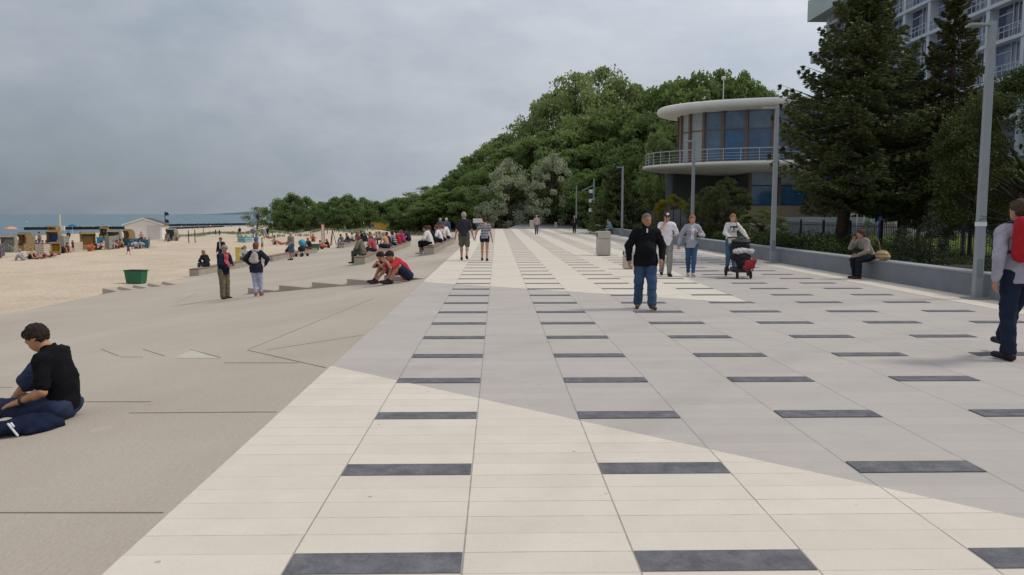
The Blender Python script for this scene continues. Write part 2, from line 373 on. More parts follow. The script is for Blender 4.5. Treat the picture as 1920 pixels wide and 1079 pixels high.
# wedge shaped shallow steps in two flights
M_step = ground_mat('step_concrete', hexc('8c857a'), hexc('9b9488'), .8, .9, .25, 30, .14, 26)
def flight(pL, pR, n, h, depth, name, stag=1.):
    mb = MB()
    for i in range(n):
        a = i/n; b = (i+1)/n
        xa, ya = pL[0]+(pR[0]-pL[0])*a, pL[1]+(pR[1]-pL[1])*a; xb, yb = pL[0]+(pR[0]-pL[0])*b, pL[1]+(pR[1]-pL[1])*b
        yb = ya+(yb-ya)*stag; xb += (xb-xa)*(.4 if stag < 1 else 0); za, zb = terr(xa), terr(xb)
        mb.add([(xa, ya, za-.1), (xb, yb, zb-.1), (xb, yb, zb+.012), (xa, ya, za+h), (xa, ya+depth, za-.1), (xb, yb+depth, zb-.1), (xb, yb+depth, zb-.02), (xa, ya+depth, za+.0)],
               [(0, 1, 2, 3), (3, 2, 6, 7), (0, 3, 7, 4), (1, 5, 6, 2), (4, 7, 6, 5), (0, 4, 5, 1)])
    return tag(mb.build(name, [M_conc]), kind='structure')
flight(GT(465, 552), GT(795, 523.5), 5, .185, 5, 'terrace_steps')
flight(GT(192, 549), GT(330, 533), 5, .17, 4, 'lower_terrace_steps', .1)
# creases and joints of the terrace
M_joint = mat('joint_dark', hexc('857d73'), .95, .1)
mb = MB()
def crease(p, q, w=.011):
    P = [GT(*p), GT(*q)]; n = 10; pts = [(P[0][0]+(P[1][0]-P[0][0])*i/n, P[0][1]+(P[1][1]-P[0][1])*i/n) for i in range(n+1)]
    d = Vector((P[1][0]-P[0][0], P[1][1]-P[0][1])).normalized(); s = Vector((-d.y, d.x))*w/2
    for (x0, y0), (x1, y1) in zip(pts, pts[1:]):
        x1 = min(x1, PX0-.03); x0 = min(x0, PX0-.03)
        mb.hexa([(x0-s.x, y0-s.y, terr(x0)-.01), (x1-s.x, y1-s.y, terr(x1)-.01), (x1+s.x, y1+s.y, terr(x1)-.01), (x0+s.x, y0+s.y, terr(x0)-.01),
                 (x0-s.x, y0-s.y, terr(x0)+.004), (x1-s.x, y1-s.y, terr(x1)+.004), (x1+s.x, y1+s.y, terr(x1)+.004), (x0+s.x, y0+s.y, terr(x0)+.004)])
for c in [((0, 962), (306, 962)), ((243, 775), (522, 773)), ((150, 754), (283, 754)), ((464, 657), (611, 690), .013), ((357, 656), (414, 671), .013), ((268, 655), (308, 668), .013), ((190, 655), (222, 668), .013),
          ((420, 681), (560, 681)), ((226, 670), (268, 670)), ((466, 656), (700, 560), .012), ((500, 657), (690, 628), .010), ((0, 727), (24, 727)), ((330, 568), (370, 550), .01)]:
    crease(*c)
tag(mb.build('terrace_joints', M_joint), kind='structure')
M_pale = ground_mat('pale_concrete', hexc('b9b1a2'), hexc('c3bcae'), .6, .9, .2, 30, .1, 30)
mb = MB(); T = [GT(325, 672), GT(360, 657), GT(412, 672.5)]
mb.add([(x, y, terr(x)+.003) for x, y, z in T], [(0, 1, 2)]); tag(mb.build('pale_concrete_patch', M_pale), kind='structure')

# ground right of the low wall: planting bed, lawn, pale slab added for bounce light
M_bed = ground_mat('bed_soil', hexc('2c2a1c'), hexc('3b3a24'), .9, 1, .5, 6, .4, 20)
M_lawn = ground_mat('lawn_grass', hexc('4c5f22'), hexc('62732c'), .5, 1, .8, 25, .6, 40)
xs = list(np.linspace(9.9, 14.2, 5)); ys = list(np.linspace(-10, 92, 30))
tag(grid('planting_bed', xs, ys, lambda x, y: .33, M_bed), kind='structure')
xs = list(np.linspace(14.2, 110, 30)); ys = list(np.linspace(-20, 92, 30))
tag(grid('lawn', xs, ys, lambda x, y: .33+.6*ss(40, 60, y)*ss(14.2, 20, x), M_lawn), kind='structure')
M_bounce = ground_mat('bounce_slab_pale', hexc('a8a298'), hexc('b6b0a6'), .5, .9, .2, 20, .1, 20)
mb = MB(); mb.box(17, 39, 52, 90, .5, .945); tag(mb.build('bounce_slab', M_bounce), kind='structure')  # pale ground added to bounce light up onto the balcony's underside
# wooded hill ground
M_hill = ground_mat('hill_ground', hexc('2b331b'), hexc('454b2b'), .3, 1, .6, 4, .5, 6)
xs = list(np.linspace(-22, 190, 70)); ys = list(np.linspace(88, 260, 60))
tag(grid('hill', xs, ys, lambda x, y: hill(x, y)-5*(1-ss(-4, 1.0, x))*(1-ss(104, 110, y))-(.3 if y < 88.1 else 0), M_hill), kind='structure')
# asphalt path climbing away at the end of the promenade
M_asph = ground_mat('path_asphalt', hexc('77777a'), hexc('84848a'), .5, .9, .3, 40, .15, 40)
mb = MB()
P = [(1.2, 88, .02), (9.6, 88, .02), (12.5, 104, .95), (16, 124, 2.6), (8, 124, 2.6), (4.5, 104, .95)]
mb.add([*P, *[(x, y, z-.8) for x, y, z in P]], [(0, 1, 2, 5), (5, 2, 3, 4), (0, 5, 11, 6), (5, 4, 10, 11), (1, 7, 8, 2), (2, 8, 9, 3), (0, 6, 7, 1)])
tag(mb.build('path', M_asph), kind='structure')

# ---------------------------------------------------------------- low grey wall along the promenade
M_wall = ground_mat('wall_render', hexc('74797f'), hexc('7f848b'), 1.2, .85, .15, 30, .10, 40)
M_cope = ground_mat('wall_coping', hexc('8c9094'), hexc('979a9e'), 1.2, .85, .15, 30, .10, 40)
w = empty('low_wall', (9.75, 40, 0), 0, 'long low grey concrete wall edging the right side of the promenade', 'wall')
mb = MB(); pts = [(0, -46), (0, 28), (1.5, 48)]
for (xa, ya), (xb, yb) in zip(pts, pts[1:]):
    n = 24 if xa == xb else 6
    for i in range(n):
        a = i/n; b = (i+1)/n-.006/((yb-ya)/n)/n
        X0, X1 = xa+(xb-xa)*a, xa+(xb-xa)*b; Y0, Y1 = ya+(yb-ya)*a, ya+(yb-ya)*b
        mb.hexa([(X0-.19, Y0, -.1), (X0+.19, Y0, -.1), (X1+.19, Y1, -.1), (X1-.19, Y1, -.1), (X0-.19, Y0, .46), (X0+.19, Y0, .46), (X1+.19, Y1, .46), (X1-.19, Y1, .46)])
mb.build('wall_body', M_wall, w)
mb = MB()
for (xa, ya), (xb, yb) in zip(pts, pts[1:]):
    n = 12 if xa == xb else 3
    for i in range(n):
        a = i/n; b = (i+1)/n-.01/n
        X0, X1 = xa+(xb-xa)*a, xa+(xb-xa)*b; Y0, Y1 = ya+(yb-ya)*a, ya+(yb-ya)*b
        mb.hexa([(X0-.2, Y0, .462), (X0+.2, Y0, .462), (X1+.2, Y1, .462), (X1-.2, Y1, .462), (X0-.2, Y0, .5), (X0+.2, Y0, .5), (X1+.2, Y1, .5), (X1-.2, Y1, .5)])
mb.build('coping', M_cope, w)

# ---------------------------------------------------------------- lamp posts
M_pole = mat('pole_paint', hexc('8b9095'), .45, .05, 3, spec=.5)
M_white = mat('white_plastic', hexc('d8d8d6'), .5, .03)
M_hatch = mat('hatch_paint', hexc('777c81'), .5, .05, 3)
def lamp_post(loc, H, label, arm=True, collar=False, w0=.155):
    r = empty('street_lamp', loc, 0, label, 'lamp post', 'tall grey lamp posts along the low wall')
    mb = MB(); mb.prism([(-w0/2, -.07), (w0/2, -.07), (w0/2, .07), (-w0/2, .07)], 0, .02)
    k = w0/2
    mb.hexa([(-k, -k*.8, .015), (k, -k*.8, .015), (k, k*.8, .015), (-k, k*.8, .015), (-k*.8, -k*.62, H), (k*.8, -k*.62, H), (k*.8, k*.62, H), (-k*.8, k*.62, H)])
    mb.build('pole', M_pole, r, bevel=.008)
    mb = MB(); mb.box(-.055, .055, -k*.8-.006, -k*.8+.02, .42, .78); mb.build('service_hatch', M_hatch, r)
    mb = MB(); mb.box(-.24, .24, -.17, .17, .009, .03); mb.build('base_plate', M_pole, r)
    for sx in (-1, 1):
        mb = MB(); mb.lathe((sx*.19, -.1, .03), [(.0, 0), (.025, 0), (.025, .035), (.0, .045)], 8); mb.build('anchor_bolt', M_pole, r)
    if arm:
        mb = MB(); mb.box(-.44, k*.64, -.05, .05, H-.085, H-.035)
        mb.box(-.46, -.12, -.11, .11, H-.10, H-.06)
        mb.build('lamp_head', M_pole, r, bevel=.01)
    return r
x, y = G(1831, 561); lp = lamp_post((x, y, 0), ZAT(36, y), 'nearest and tallest lamp post, white sticker band on its shaft')
mb = MB(); k = .075; mb.box(-k-.004, k+.004, -k*.8-.006, k*.8+.006, 1.42, 1.50); mb.build('sticker_band', M_white, lp)
mb = MB(); mb.tube([(-k-.01, -.08, 1.53), (-.02, -.12, 1.57), (.06, -.1, 1.54), (.01, -.13, 1.60), (-.07, -.09, 1.62)], .006, 5); mb.build('wire', mat('black_wire', (.02, .02, .02), .6, 0), lp)
for (px, py, pt, lab, arm) in [(1448, 494, 198, 'lamp post just right of the woman pushing the pram', True), (1297, 467, 262, 'lamp post rising behind the woman in grey hoodie', True),
                          (1166, 443.7, 312, 'lamp post between the dark man and the stone litter bin', True)]:
    x, y = G(px, py); lamp_post((x, y, 0), ZAT(pt, y), lab, arm)
for (px, y, pt, lab) in [(1113, 80, 335, 'lamp post carrying dark banner plates and a slanted arm'), (1080.5, 86.5, 348, 'left one of two thin lamp posts standing close together far ahead'), (1087, 93, 357, 'right one of two thin lamp posts standing close together far ahead')]:
    p = AT(px, y, 0); z0 = 0 if y < 88 else .3
    q = lamp_post((p[0], y, z0), ZAT(pt, y)-z0, lab, False)
    if px == 1113:
        mb = MB(); mb.bar((-.05, 0, 4.0+.6), (-1.25, 0, 4.3-.25), .1, .1); mb.build('slanted_arm', M_pole, q)
        for i in range(5):
            mb = MB(); mb.box(-.50, -.12, -.03, .03, 1.9+i*.48, 2.25+i*.48); mb.build('banner_plate', mat('banner_dark', hexc('3f4152'), .6, .1) if i % 2 else M_white, q)

# ---------------------------------------------------------------- rotunda pavilion
BX, BY = 27.6, 67.0
M_wht = mat('white_render', hexc('d8d6cf'), .8, .04, 1.2)
M_soff = mat('soffit_render', hexc('b5ada3'), .85, .06, .7)
M_brown = mat('brown_frame', hexc('6d5a50'), .6, .1, 3)
M_steel = mat('rail_steel', hexc('a5adb2'), .35, .04, 3, metal=.4)
def glassmat(name, c, rough=.08, var=.25):
    m = mat(name, c, rough, var, 1.2, spec=.7); return m
M_gl = glassmat('blue_glass', hexc('34506f')); M_gl2 = glassmat('curtain_glass', hexc('52697e')); M_gl3 = glassmat('pale_blind', hexc('98a09f'), .5, .08); M_gl4 = glassmat('teal_glass', hexc('315b80'))
rot = empty('rotunda_pavilion', (BX, BY, .6), 0, 'round white pavilion with curved glass front, disc roof and balcony ring', 'building')
o0 = (0, 0, -.6)
def ell(r, th, a, b): return (math.cos(th)*(a), math.sin(th)*(b))
roofA, roofB = 13.8, 7.4
def ering(mb, prof, n=96):
    vs = []; fs = []
    for (da, z) in prof:
        for k in range(n):
            t = 2*math.pi*k/n; vs.append(((roofA+da)*math.cos(t), (roofB+da*.8)*math.sin(t), z-.6))
    for i in range(len(prof)-1):
        for k in range(n): fs.append((i*n+k, i*n+(k+1) % n, (i+1)*n+(k+1) % n, (i+1)*n+k))
    fs += [tuple(range(n-1, -1, -1)), tuple((len(prof)-1)*n+k for k in range(n))]
    mb.add(vs, fs)
ZR = 10.05
mb = MB(); ering(mb, [(-2.2, ZR-.1), (-.35, ZR-.02), (-.05, ZR+.08), (.05, ZR+.28), (-.02, ZR+.5), (-.2, ZR+.62), (-3, ZR+.8)]); mb.build('roof', M_wht, rot, True)
ZB = 5.40
mb = MB(); ering(mb, [(-4.2, ZB-.35), (.5, ZB-.05), (1.1, ZB+.08), (1.2, ZB+.2), (1.15, ZB+.34), (-1.0, ZB+.36)]); mb.build('balcony_slab', M_wht, rot, True)
mb = MB(); ering(mb, [(-1.75, ZB+.34), (-1.75, ZB+.54)]); mb.build('parapet_plinth', M_wht, rot, True)
mb = MB(); n = 60
for k in range(n):
    t0, t1 = math.pi+math.pi*k/n*1.02, math.pi+math.pi*(k+1)/n*1.02
    P = lambda t, z: ((roofA+1.0)*math.cos(t), (roofB+.85)*math.sin(t), z-.6)
    for z, r_ in ((ZB+1.35, .035), (ZB+1.02, .014), (ZB+.8, .014), (ZB+.58, .014)): mb.bar(P(t0, z), P(t1, z), r_*2)
mb.build('handrail', M_steel, rot)
for k in range(0, 31):
    t = math.pi+math.pi*k/30; mb = MB(); mb.bar(P(t, ZB+.3), P(t, ZB+1.36), .05); mb.build('rail_post', M_steel, rot)
nb = 17
for k in range(nb):
    t0, t1 = math.pi-.1+(math.pi+.2)*k/nb, math.pi-.1+(math.pi+.2)*(k+1)/nb
    Q = lambda t, z, d=0: ((roofA-1.9+d)*math.cos(t), (roofB-1.6+d*.8)*math.sin(t), z-.6)
    mm = [M_gl, M_gl4, M_gl, M_gl2, M_gl4, M_gl][k % 6] if k > 2 else M_gl3
    a, b_ = Vector(Q(t0, 0)), Vector(Q(t1, 0))
    for (z0, z1, mtt) in ((ZB+.55, ZB+3.1, mm), (ZB+3.1, ZR-.12, M_gl2 if k > 2 else M_gl3)):
        mb = MB(); mb.hexa([Q(t0, z0, -.05), Q(t1, z0, -.05), Q(t1, z0, .0), Q(t0, z0, 0), Q(t0, z1, -.05), Q(t1, z1, -.05), Q(t1, z1, 0), Q(t0, z1, 0)])
        pn = mb.build('window_pane', mtt, rot)
    for z in (ZB+.57, ZB+3.1): mb = MB(); mb.bar(Q(t0, z, .03), Q(t1, z, .03), .07, .08); mb.build('transom', M_brown, rot)
    mb = MB(); mb.bar(Q(t0, ZB+.36, .06), Q(t0, ZR-.05, .06), .26, .2, (math.cos(t0), math.sin(t0), 0)); mb.build('mullion', M_brown, rot)
# recessed ground floor
mb = MB(); mb.box(-7, 16, -3.2, 5, -.3, 1.75); mb.build('base_wall', mat('tan_wall', hexc('8e7f68'), .9, .06, 1), rot)
mb = MB(); mb.box(-6.8, 16, -2.9, 5, 1.75, 4.9); mb.build('lower_wall', mat('dark_core', hexc('474a4e'), .8, .1), rot)
for k in range(9):
    x0 = -6.7+k*2.45
    for z0, z1, mt_ in ((1.85, 3.35, M_gl4), (3.45, 4.7, M_gl2)):
        mb = MB(); mb.box(x0+.1, x0+2.3, -2.98, -2.9, z0, z1); mb.build('lower_window', mt_, rot)
    mb = MB(); mb.box(x0-.13, x0+.1, -3.08, -2.9, 1.75, 4.9); mb.build('pier', M_brown, rot)
mb = MB(); mb.box(-12, -7, 2, 5, -.3, 4.9); mb.build('rear_wing', mat('rear_grey', hexc('4d5154'), .85, .1), rot)
# weather mast on roof and gulls
wm = empty('roof_antenna', (*G(0, 0, 1)[:0], AT(1354, 61, 0)[0], 61.5, ZR+.6), 0, 'thin white antenna mast standing on the pavilion roof', 'antenna')
mb = MB(); mb.tube([(0, 0, 0), (0, 0, 1.5)], .04, 6); mb.build('mast', M_white, wm)
mb = MB(); mb.lathe((0, 0, 1.42), [(0, 0), (.16, .05), (.2, .2), (.1, .32), (0, .34)], 10); mb.build('sensor_head', M_white, wm, True)

# ---------------------------------------------------------------- hotel tower
hot = empty('hotel_building', (40, 70, .9), 0, 'tall pale hotel tower with rows of blue windows and small balconies', 'building')
M_hot = mat('hotel_wall', hexc('b9bfc2'), .8, .06, .5); M_fin = mat('hotel_fin', hexc('b9c1ca'), .8, .05, .5)
M_hg = glassmat('hotel_glass', hexc('3d4660'), .1, .35); M_hg2 = glassmat('hotel_glass_curtain', hexc('64708a'), .2, .3)
M_fr = mat('hotel_frame', hexc('b4bac2'), .6, .05)
mb = MB(); mb.box(.7, 14, -24, 25, -.9, 34); mb.build('core_wall', mat('hotel_recess', hexc('8b93a0'), .8, .08, .5), hot)
mb = MB()
mb.box(-.02, .7, 23.6, 25.6, -.9, 34)
mb.build('corner_pier', M_hot, hot)
SH = 3.0; z00 = 18.2-.9-SH*5
for s in range(0, 12):
    z = z00+s*SH
    mb = MB(); mb.box(-.35, .7, -24, 25.6, z-.14, z+.14); mb.build('floor_slab', M_fin, hot)
bays = [-24+4.41*i for i in range(0, 11)]
for yb in bays+[24.4]:
    mb = MB(); mb.box(-.25, .69, yb-.22, yb+.22, z00, 34); mb.build('column_fin', M_fin, hot)
pr = {}
for s in range(2, 11):
    for i, yb in enumerate(bays):
        z = z00+s*SH+.14; key = (s+i*2) % 3
        if key in pr: c = pr[key].copy(); COL.objects.link(c); c.parent = hot; ch = [q for q in bpy.data.objects if q.parent == pr[key]]; c.location = (0, yb, z)
        else:
            mb = MB(); mb.box(.45, .5, .22, 4.19, 0, 2.72); c = mb.build('window', M_hg if key else M_hg2, hot); c.location = (0, yb, z); pr[key] = c
            mb = MB()
            for yy in (.30, 1.6, 2.2, 4.1): mb.box(.38, .45, yy-.05, yy+.05, .02, 2.7)
            for zz in (.05, 1.0, 2.66): mb.box(.39, .449, .25, 1.6, zz-.04, zz+.04)
            mb.box(.39, .449, 2.2, 4.1, 2.05, 2.13)
            f = mb.build('window_frame', M_fr, c); ch = [f]
            mb = MB()
            for zz in (.95, .55): mb.box(-.3, -.26, .25, 4.15, zz-.025, zz+.025)
            for yy in np.linspace(.3, 4.1, 7): mb.box(-.3, -.26, yy-.02, yy+.02, 0, .97)
            f = mb.build('balcony_railing', M_fr, c); ch.append(f); continue
        for f in ch:
            g = f.copy(); COL.objects.link(g); g.parent = c
# wide roof-terrace parapet wrapping the far corner
mb = MB(); mb.box(-1.6, 4, 17.5, 27.6, 24.4, 26.9); mb.build('corner_balcony', mat('greenish_panel', hexc('b4bfbd'), .7, .05, .5), hot)
mb = MB(); mb.box(-1.2, 0, 25.7, 27.2, 19.3, 20.4); mb.build('small_balcony', M_hot, hot)
mb = MB()
for yy in np.linspace(17.6, 27.5, 12): mb.box(-1.58, -1.52, yy-.03, yy+.03, 26.9, 28.1)
mb.box(-1.58, -1.52, 17.6, 27.5, 28.05, 28.12); mb.build('terrace_rail', M_fr, hot)

# ---------------------------------------------------------------- stairs to the hotel
st = empty('outdoor_staircase', (24, 46, .5), 0, 'pale outdoor staircase with sloping white handrails beyond the fence', 'staircase')
M_st = mat('pale_stone', hexc('a4a19b'), .85, .08, 1); M_rl = mat('pinkish_rail', hexc('c9b8b0'), .6, .05)
def sx(px, y=46): return AT(px, y, 0)[0]-24
def sz2(py, y=46): return ZAT(py, y)-.5
fl = [((1640, 428), (1700, 399)), ((1660, 446), (1740, 405))]
mb = MB()
for i, ((xa, ya), (xb, yb)) in enumerate(fl):
    X0, X1, Z0, Z1 = sx(xa), sx(xb), sz2(ya), sz2(yb)
    n = 12
    for k in range(n):
        mb.box(X0+(X1-X0)*k/n, X0+(X1-X0)*(k+1)/n-.002, -.2+i*-1.6, 1.0+i*-1.6, -.6, Z0+(Z1-Z0)*(k+1)/n)
    mb.box(X1, X1+3.0, -.2+i*-1.6, 1.0+i*-1.6, -.6, Z1)
mb.build('steps', M_st, st)
mb = MB()
for i, pts in enumerate([[(1554, 408), (1605, 387)], [(1645, 410), (1700, 384), (1736, 384)], [(1664, 388), (1702, 370)], [(1650, 420), (1700, 396)]]):
    for (a, b_), (c_, d_) in zip(pts, pts[1:]):
        mb.bar((sx(a), -1.9+i*.55, sz2(b_)), (sx(c_), -1.9+i*.55, sz2(d_)), .06, .16)
        for t in np.linspace(0, 1, 5): mb.bar((sx(a+(c_-a)*t), -1.9+i*.55, sz2(b_+(d_-b_)*t)), (sx(a+(c_-a)*t), -1.9+i*.55, sz2(b_+(d_-b_)*t)-.9), .04)
mb.build('handrail', M_rl, st)
mb = MB(); mb.box(sx(1500), sx(1632), -.6, 2.4, -.6, sz2(408)); mb.build('side_terrace', mat('blue_grey_wall', hexc('858c92'), .85, .08, 1), st)
# blue pole
bpz = empty('blue_flag_pole', (*AT(1651, 36, .4)[:2], .4), 0, 'plain blue pole standing behind the black fence', 'pole')
mb = MB(); mb.lathe((0, 0, 0), [(.09, 0), (.09, .1), (.075, .12), (.075, 2.3), (.06, 2.36), (0, 2.4)], 12, cap=False); mb.build('pole_shaft', mat('blue_paint', hexc('233a86'), .5, .05), bpz, True)
mb = MB(); mb.box(-.15, .15, -.15, .15, -.1, .04); mb.build('base_plate', M_pole, bpz)

# ---------------------------------------------------------------- black metal fence
fe = empty('metal_fence', (14, 30, .33), 0, 'black metal picket fence between the planting strip and the lawn', 'fence')
M_blk = mat('black_iron', hexc('23262a'), .5, .05)
mb = MB()
ya, yb = -22, 42
for y in np.arange(ya, yb, .125): mb.box(-.008, .008, y-.008, y+.008, .02, .98)
for z in (.12, .86): mb.box(-.022, -.009, ya, yb, z-.015, z+.015)
mb.build('picket_panel', M_blk, fe)
for y in np.arange(ya, yb+.1, 2.5):
    mb = MB(); mb.box(-.035, .035, y-.035, y+.035, -.1, 1.08); mb.build('fence_post', M_blk, fe)
# long grey hoarding beyond the lamps
hd = empty('dark_hoarding', (12.4, 64, .2), 0, 'dark grey metal hoarding panels standing behind the far stretch of wall', 'fence')
mb = MB()
for i in range(16): mb.box(-.04, .04, -14+i*2.1, -14+i*2.1+2.04, 0, 1.75)
mb.build('panel', mat('hoarding_grey', hexc('4a5054'), .6, .1), hd)
for i in range(17):
    mb = MB(); mb.box(-.075, -.041, -14.07+i*2.1, -13.97+i*2.1, -.2, 1.9); mb.build('panel_post', M_blk, hd)
# ================================================================ VEGETATION
def unit(v): return v/np.maximum(np.linalg.norm(v, axis=-1, keepdims=True), 1e-9)
def leaves(P, size, rng, elong=1.0, up=0.0, dirs=None):
    """one small pointed quad at each point"""
    n = len(P); nrm = unit(rng.normal(size=(n, 3))+np.array([0, 0, up]))
    a = unit(np.cross(nrm, rng.normal(size=(n, 3)))) if dirs is None else unit(dirs+.35*rng.normal(size=(n, 3)))
    b = unit(np.cross(nrm, a)); s = size*rng.uniform(.6, 1.35, (n, 1))
    V = np.stack([P-a*s*elong, P-b*s*.5, P+a*s*elong, P+b*s*.5], 1)
    return V.reshape(-1, 3), np.arange(n*4).reshape(n, 4)
M_bark = mat('bark', hexc('4a4038'), .95, .25, 6, .6, 20)
M_barkg = mat('bark_grey', hexc('6a645c'), .95, .2, 6, .5, 20)
def broad(seed, H=10., W=4.0, nclump=46, nleaf=90, leaf=.2, low=.16, lean=0, gap=.0, egg=1.0, cr=.27):
    """broad-leaved tree: (trunk with limbs mesh builder, leaf verts, quads)"""
    rng = np.random.default_rng(seed); tr = MB()
    C = []
    for i in range(nclump):
        z = low+(1-low)*rng.uniform(0, 1)**.85
        prof = math.sin(min(1, (z-low)/(1-low)*.9+.12)*math.pi)**.6
        r = W*prof*egg*rng.uniform(.35, 1)**.5; a = rng.uniform(0, 2*math.pi)
        C.append((r*math.cos(a)*(1+.2*math.sin(a*2+seed)), r*math.sin(a), z*H*.93))
    C = np.array(C)
    trunk = [(0, 0, -.4), (.05*H*.2, 0, H*.2), (lean*.4, .02*H, H*.45), (lean*.7, 0, H*.7), (lean, 0, H*.88)]
    tr.tube(trunk, [.028*H, .022*H, .016*H, .009*H, .003*H], 8)
    for c in C[::3]:
        z0 = max(H*.18, c[2]*.62-.05*H); b0 = np.array([lean*z0/H, 0, z0]); mid = (b0+c)/2+np.array([0, 0, -.02*H])
        tr.tube([tuple(b0), tuple(mid), tuple(c)], [.009*H, .006*H, .002*H], 5, False)
    P = []
    for c in C:
        rr = rng.uniform(.5, 1.2)*W*cr; n = int(nleaf*rng.uniform(.6, 1.3))
        d = unit(rng.normal(size=(n, 3))); d[:, 2] *= .7; P.append(c+d*rr*rng.uniform(.25, 1.0, (n, 1))**.6)
    P = np.concatenate(P); P = P[P[:, 2] > .03*H]
    return tr, *leaves(P, leaf, rng, .75, .5)
def spruce(seed, H=10., W=2.6, nb=90, dens=300, leaf=.085, low=.1, power=.85, cone=False, gapp=.1, tip=.02, swoop=.25, shelf=.55):
    """conifer: whorled limbs clothed with hanging needle sprays"""
    rng = np.random.default_rng(seed); tr = MB()
    tr.tube([(0, 0, -.3), (0, 0, H*.5), (0, 0, H*.98)], [.021*H, .013*H, .003*H], 8)
    P = []; Dd = []
    ang = 0
    for i in range(nb):
        f = (i+.5)/nb; z = H*(low+(1-low)*f**.92); ang += 2.4+rng.uniform(-.5, .5)
        if rng.uniform() < gapp: continue
        Lb = W*min(1, (1-f)/shelf)**power*rng.uniform(.55, 1.22)+tip*H*.5
        if f < .08: Lb *= .7
        dx, dy = math.cos(ang), math.sin(ang)
        def pt(t): return np.array([dx*Lb*t, dy*Lb*t, z+Lb*(.18*(f > .6)*t-swoop*math.sin(t*2.2)*(f < .75)+.22*t*t)])
        tr.tube([tuple(pt(0)), tuple(pt(.5)), tuple(pt(1))], [.006*H*(1-f)+.006, .004*H*(1-f)+.004, .003], 4, False)
        n = int(dens*(.25+Lb/W)); t = rng.uniform(.08, 1, n)**.8
        side = np.array([-dy, dx, 0]); wid = .30*Lb*np.sin(np.clip(t*.95+.12, 0, 1)*math.pi)**.7+.06
        s = rng.uniform(-1, 1, n); s = np.sign(s)*np.abs(s)**.8
        # finger-like side twigs
        tw = np.round(t*9)/9; t2 = .72*tw+.28*t
        base = np.stack([pt(q) for q in t2]); q = base+side*(s*wid)[:, None]+np.array([dx, dy, 0])*(np.abs(s)*wid*.5)[:, None]
        q[:, 2] += -np.abs(s)*wid*.28-np.abs(rng.normal(size=n))*.05*Lb**.5+rng.normal(size=n)*.02
        P.append(q); Dd.append(np.array([dx, dy, -.1])+side*(np.sign(s)*.8)[:, None])
    P = np.concatenate(P); Dd = np.concatenate(Dd)
    V, Q = leaves(P, leaf, rng, 1.2, .9, Dd)
    cones = None
    if cone:
        k = rng.choice(np.nonzero(P[:, 2] > H*.45)[0], 260)
        V2, Q2 = leaves(P[k]+np.array([0, 0, -.05]), leaf*.9, rng, 1.0, 0); cones = (V2, Q2)
    return tr, V, Q, cones
PROTO = {}
def plant(kind, name, loc, s, rz, lm, label, cat, group=None, bark=None, sx=1.0):
    key = (kind, lm.name)
    if kind not in PROTO: raise KeyError(kind)
    g = PROTO[kind]
    r = empty(name, loc, rz, label, cat, group); r.scale = (s*sx, s*sx, s)
    if 'tme' not in g:
        o = g['tr'].build('trunk', bark or M_bark, r, True); g['tme'] = o.data
    else: link('trunk', g['tme'], None, r)
    if key not in g:
        me = npmesh('crown', g['V'], g['Q']); o = link('crown', me, lm, r); g[key] = me
    else: link('crown', g[key], None, r)
    if g.get('cones') is not None:
        if 'cme' not in g: g['cme'] = npmesh('cones', *g['cones'][:2]); link('cones' if kind.startswith('spruce') else 'yellow_tips', g['cme'], M_cone, r)
        else: link('cones', g['cme'], None, r)
    return r
def proto(kind, t): PROTO[kind] = dict(tr=t[0], V=t[1], Q=t[2], cones=t[3] if len(t) > 3 else None)
M_cone = mat('spruce_cones', hexc('8f6d3c'), .9, .2)
L_mid = leafmat('leaf_mid', hexc('5b6f3e'), hexc('90a462'), .48)
L_dark = leafmat('leaf_dark', hexc('50633a'), hexc('839a58'), .5)
L_light = leafmat('leaf_light', hexc('6d7f4a'), hexc('a3b074'), .45)
L_pale = leafmat('leaf_blossom', hexc('63754f'), hexc('cdd0b2'), .25)
L_grey = leafmat('leaf_greygreen', hexc('6b775c'), hexc('a5ae8e'), .25)
L_yel = leafmat('leaf_yellow', hexc('5c5d1e'), hexc('958a26'), .3)
L_spr = leafmat('needle_green', hexc('3a452b'), hexc('88905c'), .15)
L_blu = leafmat('needle_bluegreen', hexc('313b32'), hexc('616b59'), .12)
L_bro = leafmat('needle_brownish', hexc('353c27'), hexc('77764a'), .15)
L_sap = leafmat('needle_dark', hexc('232d1e'), hexc('47523a'), .08)
L_hedge = leafmat('hedge_leaf', hexc('2c381b'), hexc('515e2e'), .2)
for i in range(5): proto('broad%d' % i, broad(11+i, nclump=[74, 64, 84, 60, 70][i], W=[4.2, 3.6, 4.8, 3.2, 4.0][i], nleaf=150, leaf=.21, low=[.12, .2, .1, .25, .08][i]))
for i in range(3): proto('airy%d' % i, broad(31+i, nclump=60, W=3.9, nleaf=90, leaf=.18, low=.30, lean=.5*i-.4))
for i in range(4): proto('bush%d' % i, broad(51+i, nclump=80, W=5.2, nleaf=150, leaf=.25, low=.0))
proto('blossom', broad(71, nclump=130, W=5.0, nleaf=90, leaf=.17, low=.02, cr=.2))
proto('blossom2', broad(72, nclump=130, W=4.8, nleaf=90, leaf=.17, low=.02, cr=.2))
rr = random.Random(5)
TERMS = {'light': 'pale spring green', 'mid': 'mid green', 'dark': 'dark green'}
def hz(x, y): return hill(x, y) if (y > 88 and x > -22) else (sandz(x, y) if x < 5 else .33)
def tree_at(px, y, pt, lm, kinds, label, group, width=None, name='deciduous_tree', cat='tree', sink=0, z=None):
    x = AT(px, y, 0)[0]; b = (hz(x, y) if z is None else z)-sink; H = ZAT(pt, y)-b
    k = rr.choice(kinds); s = H/10*1.02
    sxx = 1.0 if width is None else width/(PROTO_W[k]*2*s)
    return plant(k, name, (x, y, b), s, rr.uniform(0, 6.28), lm, label, cat, group, sx=sxx)
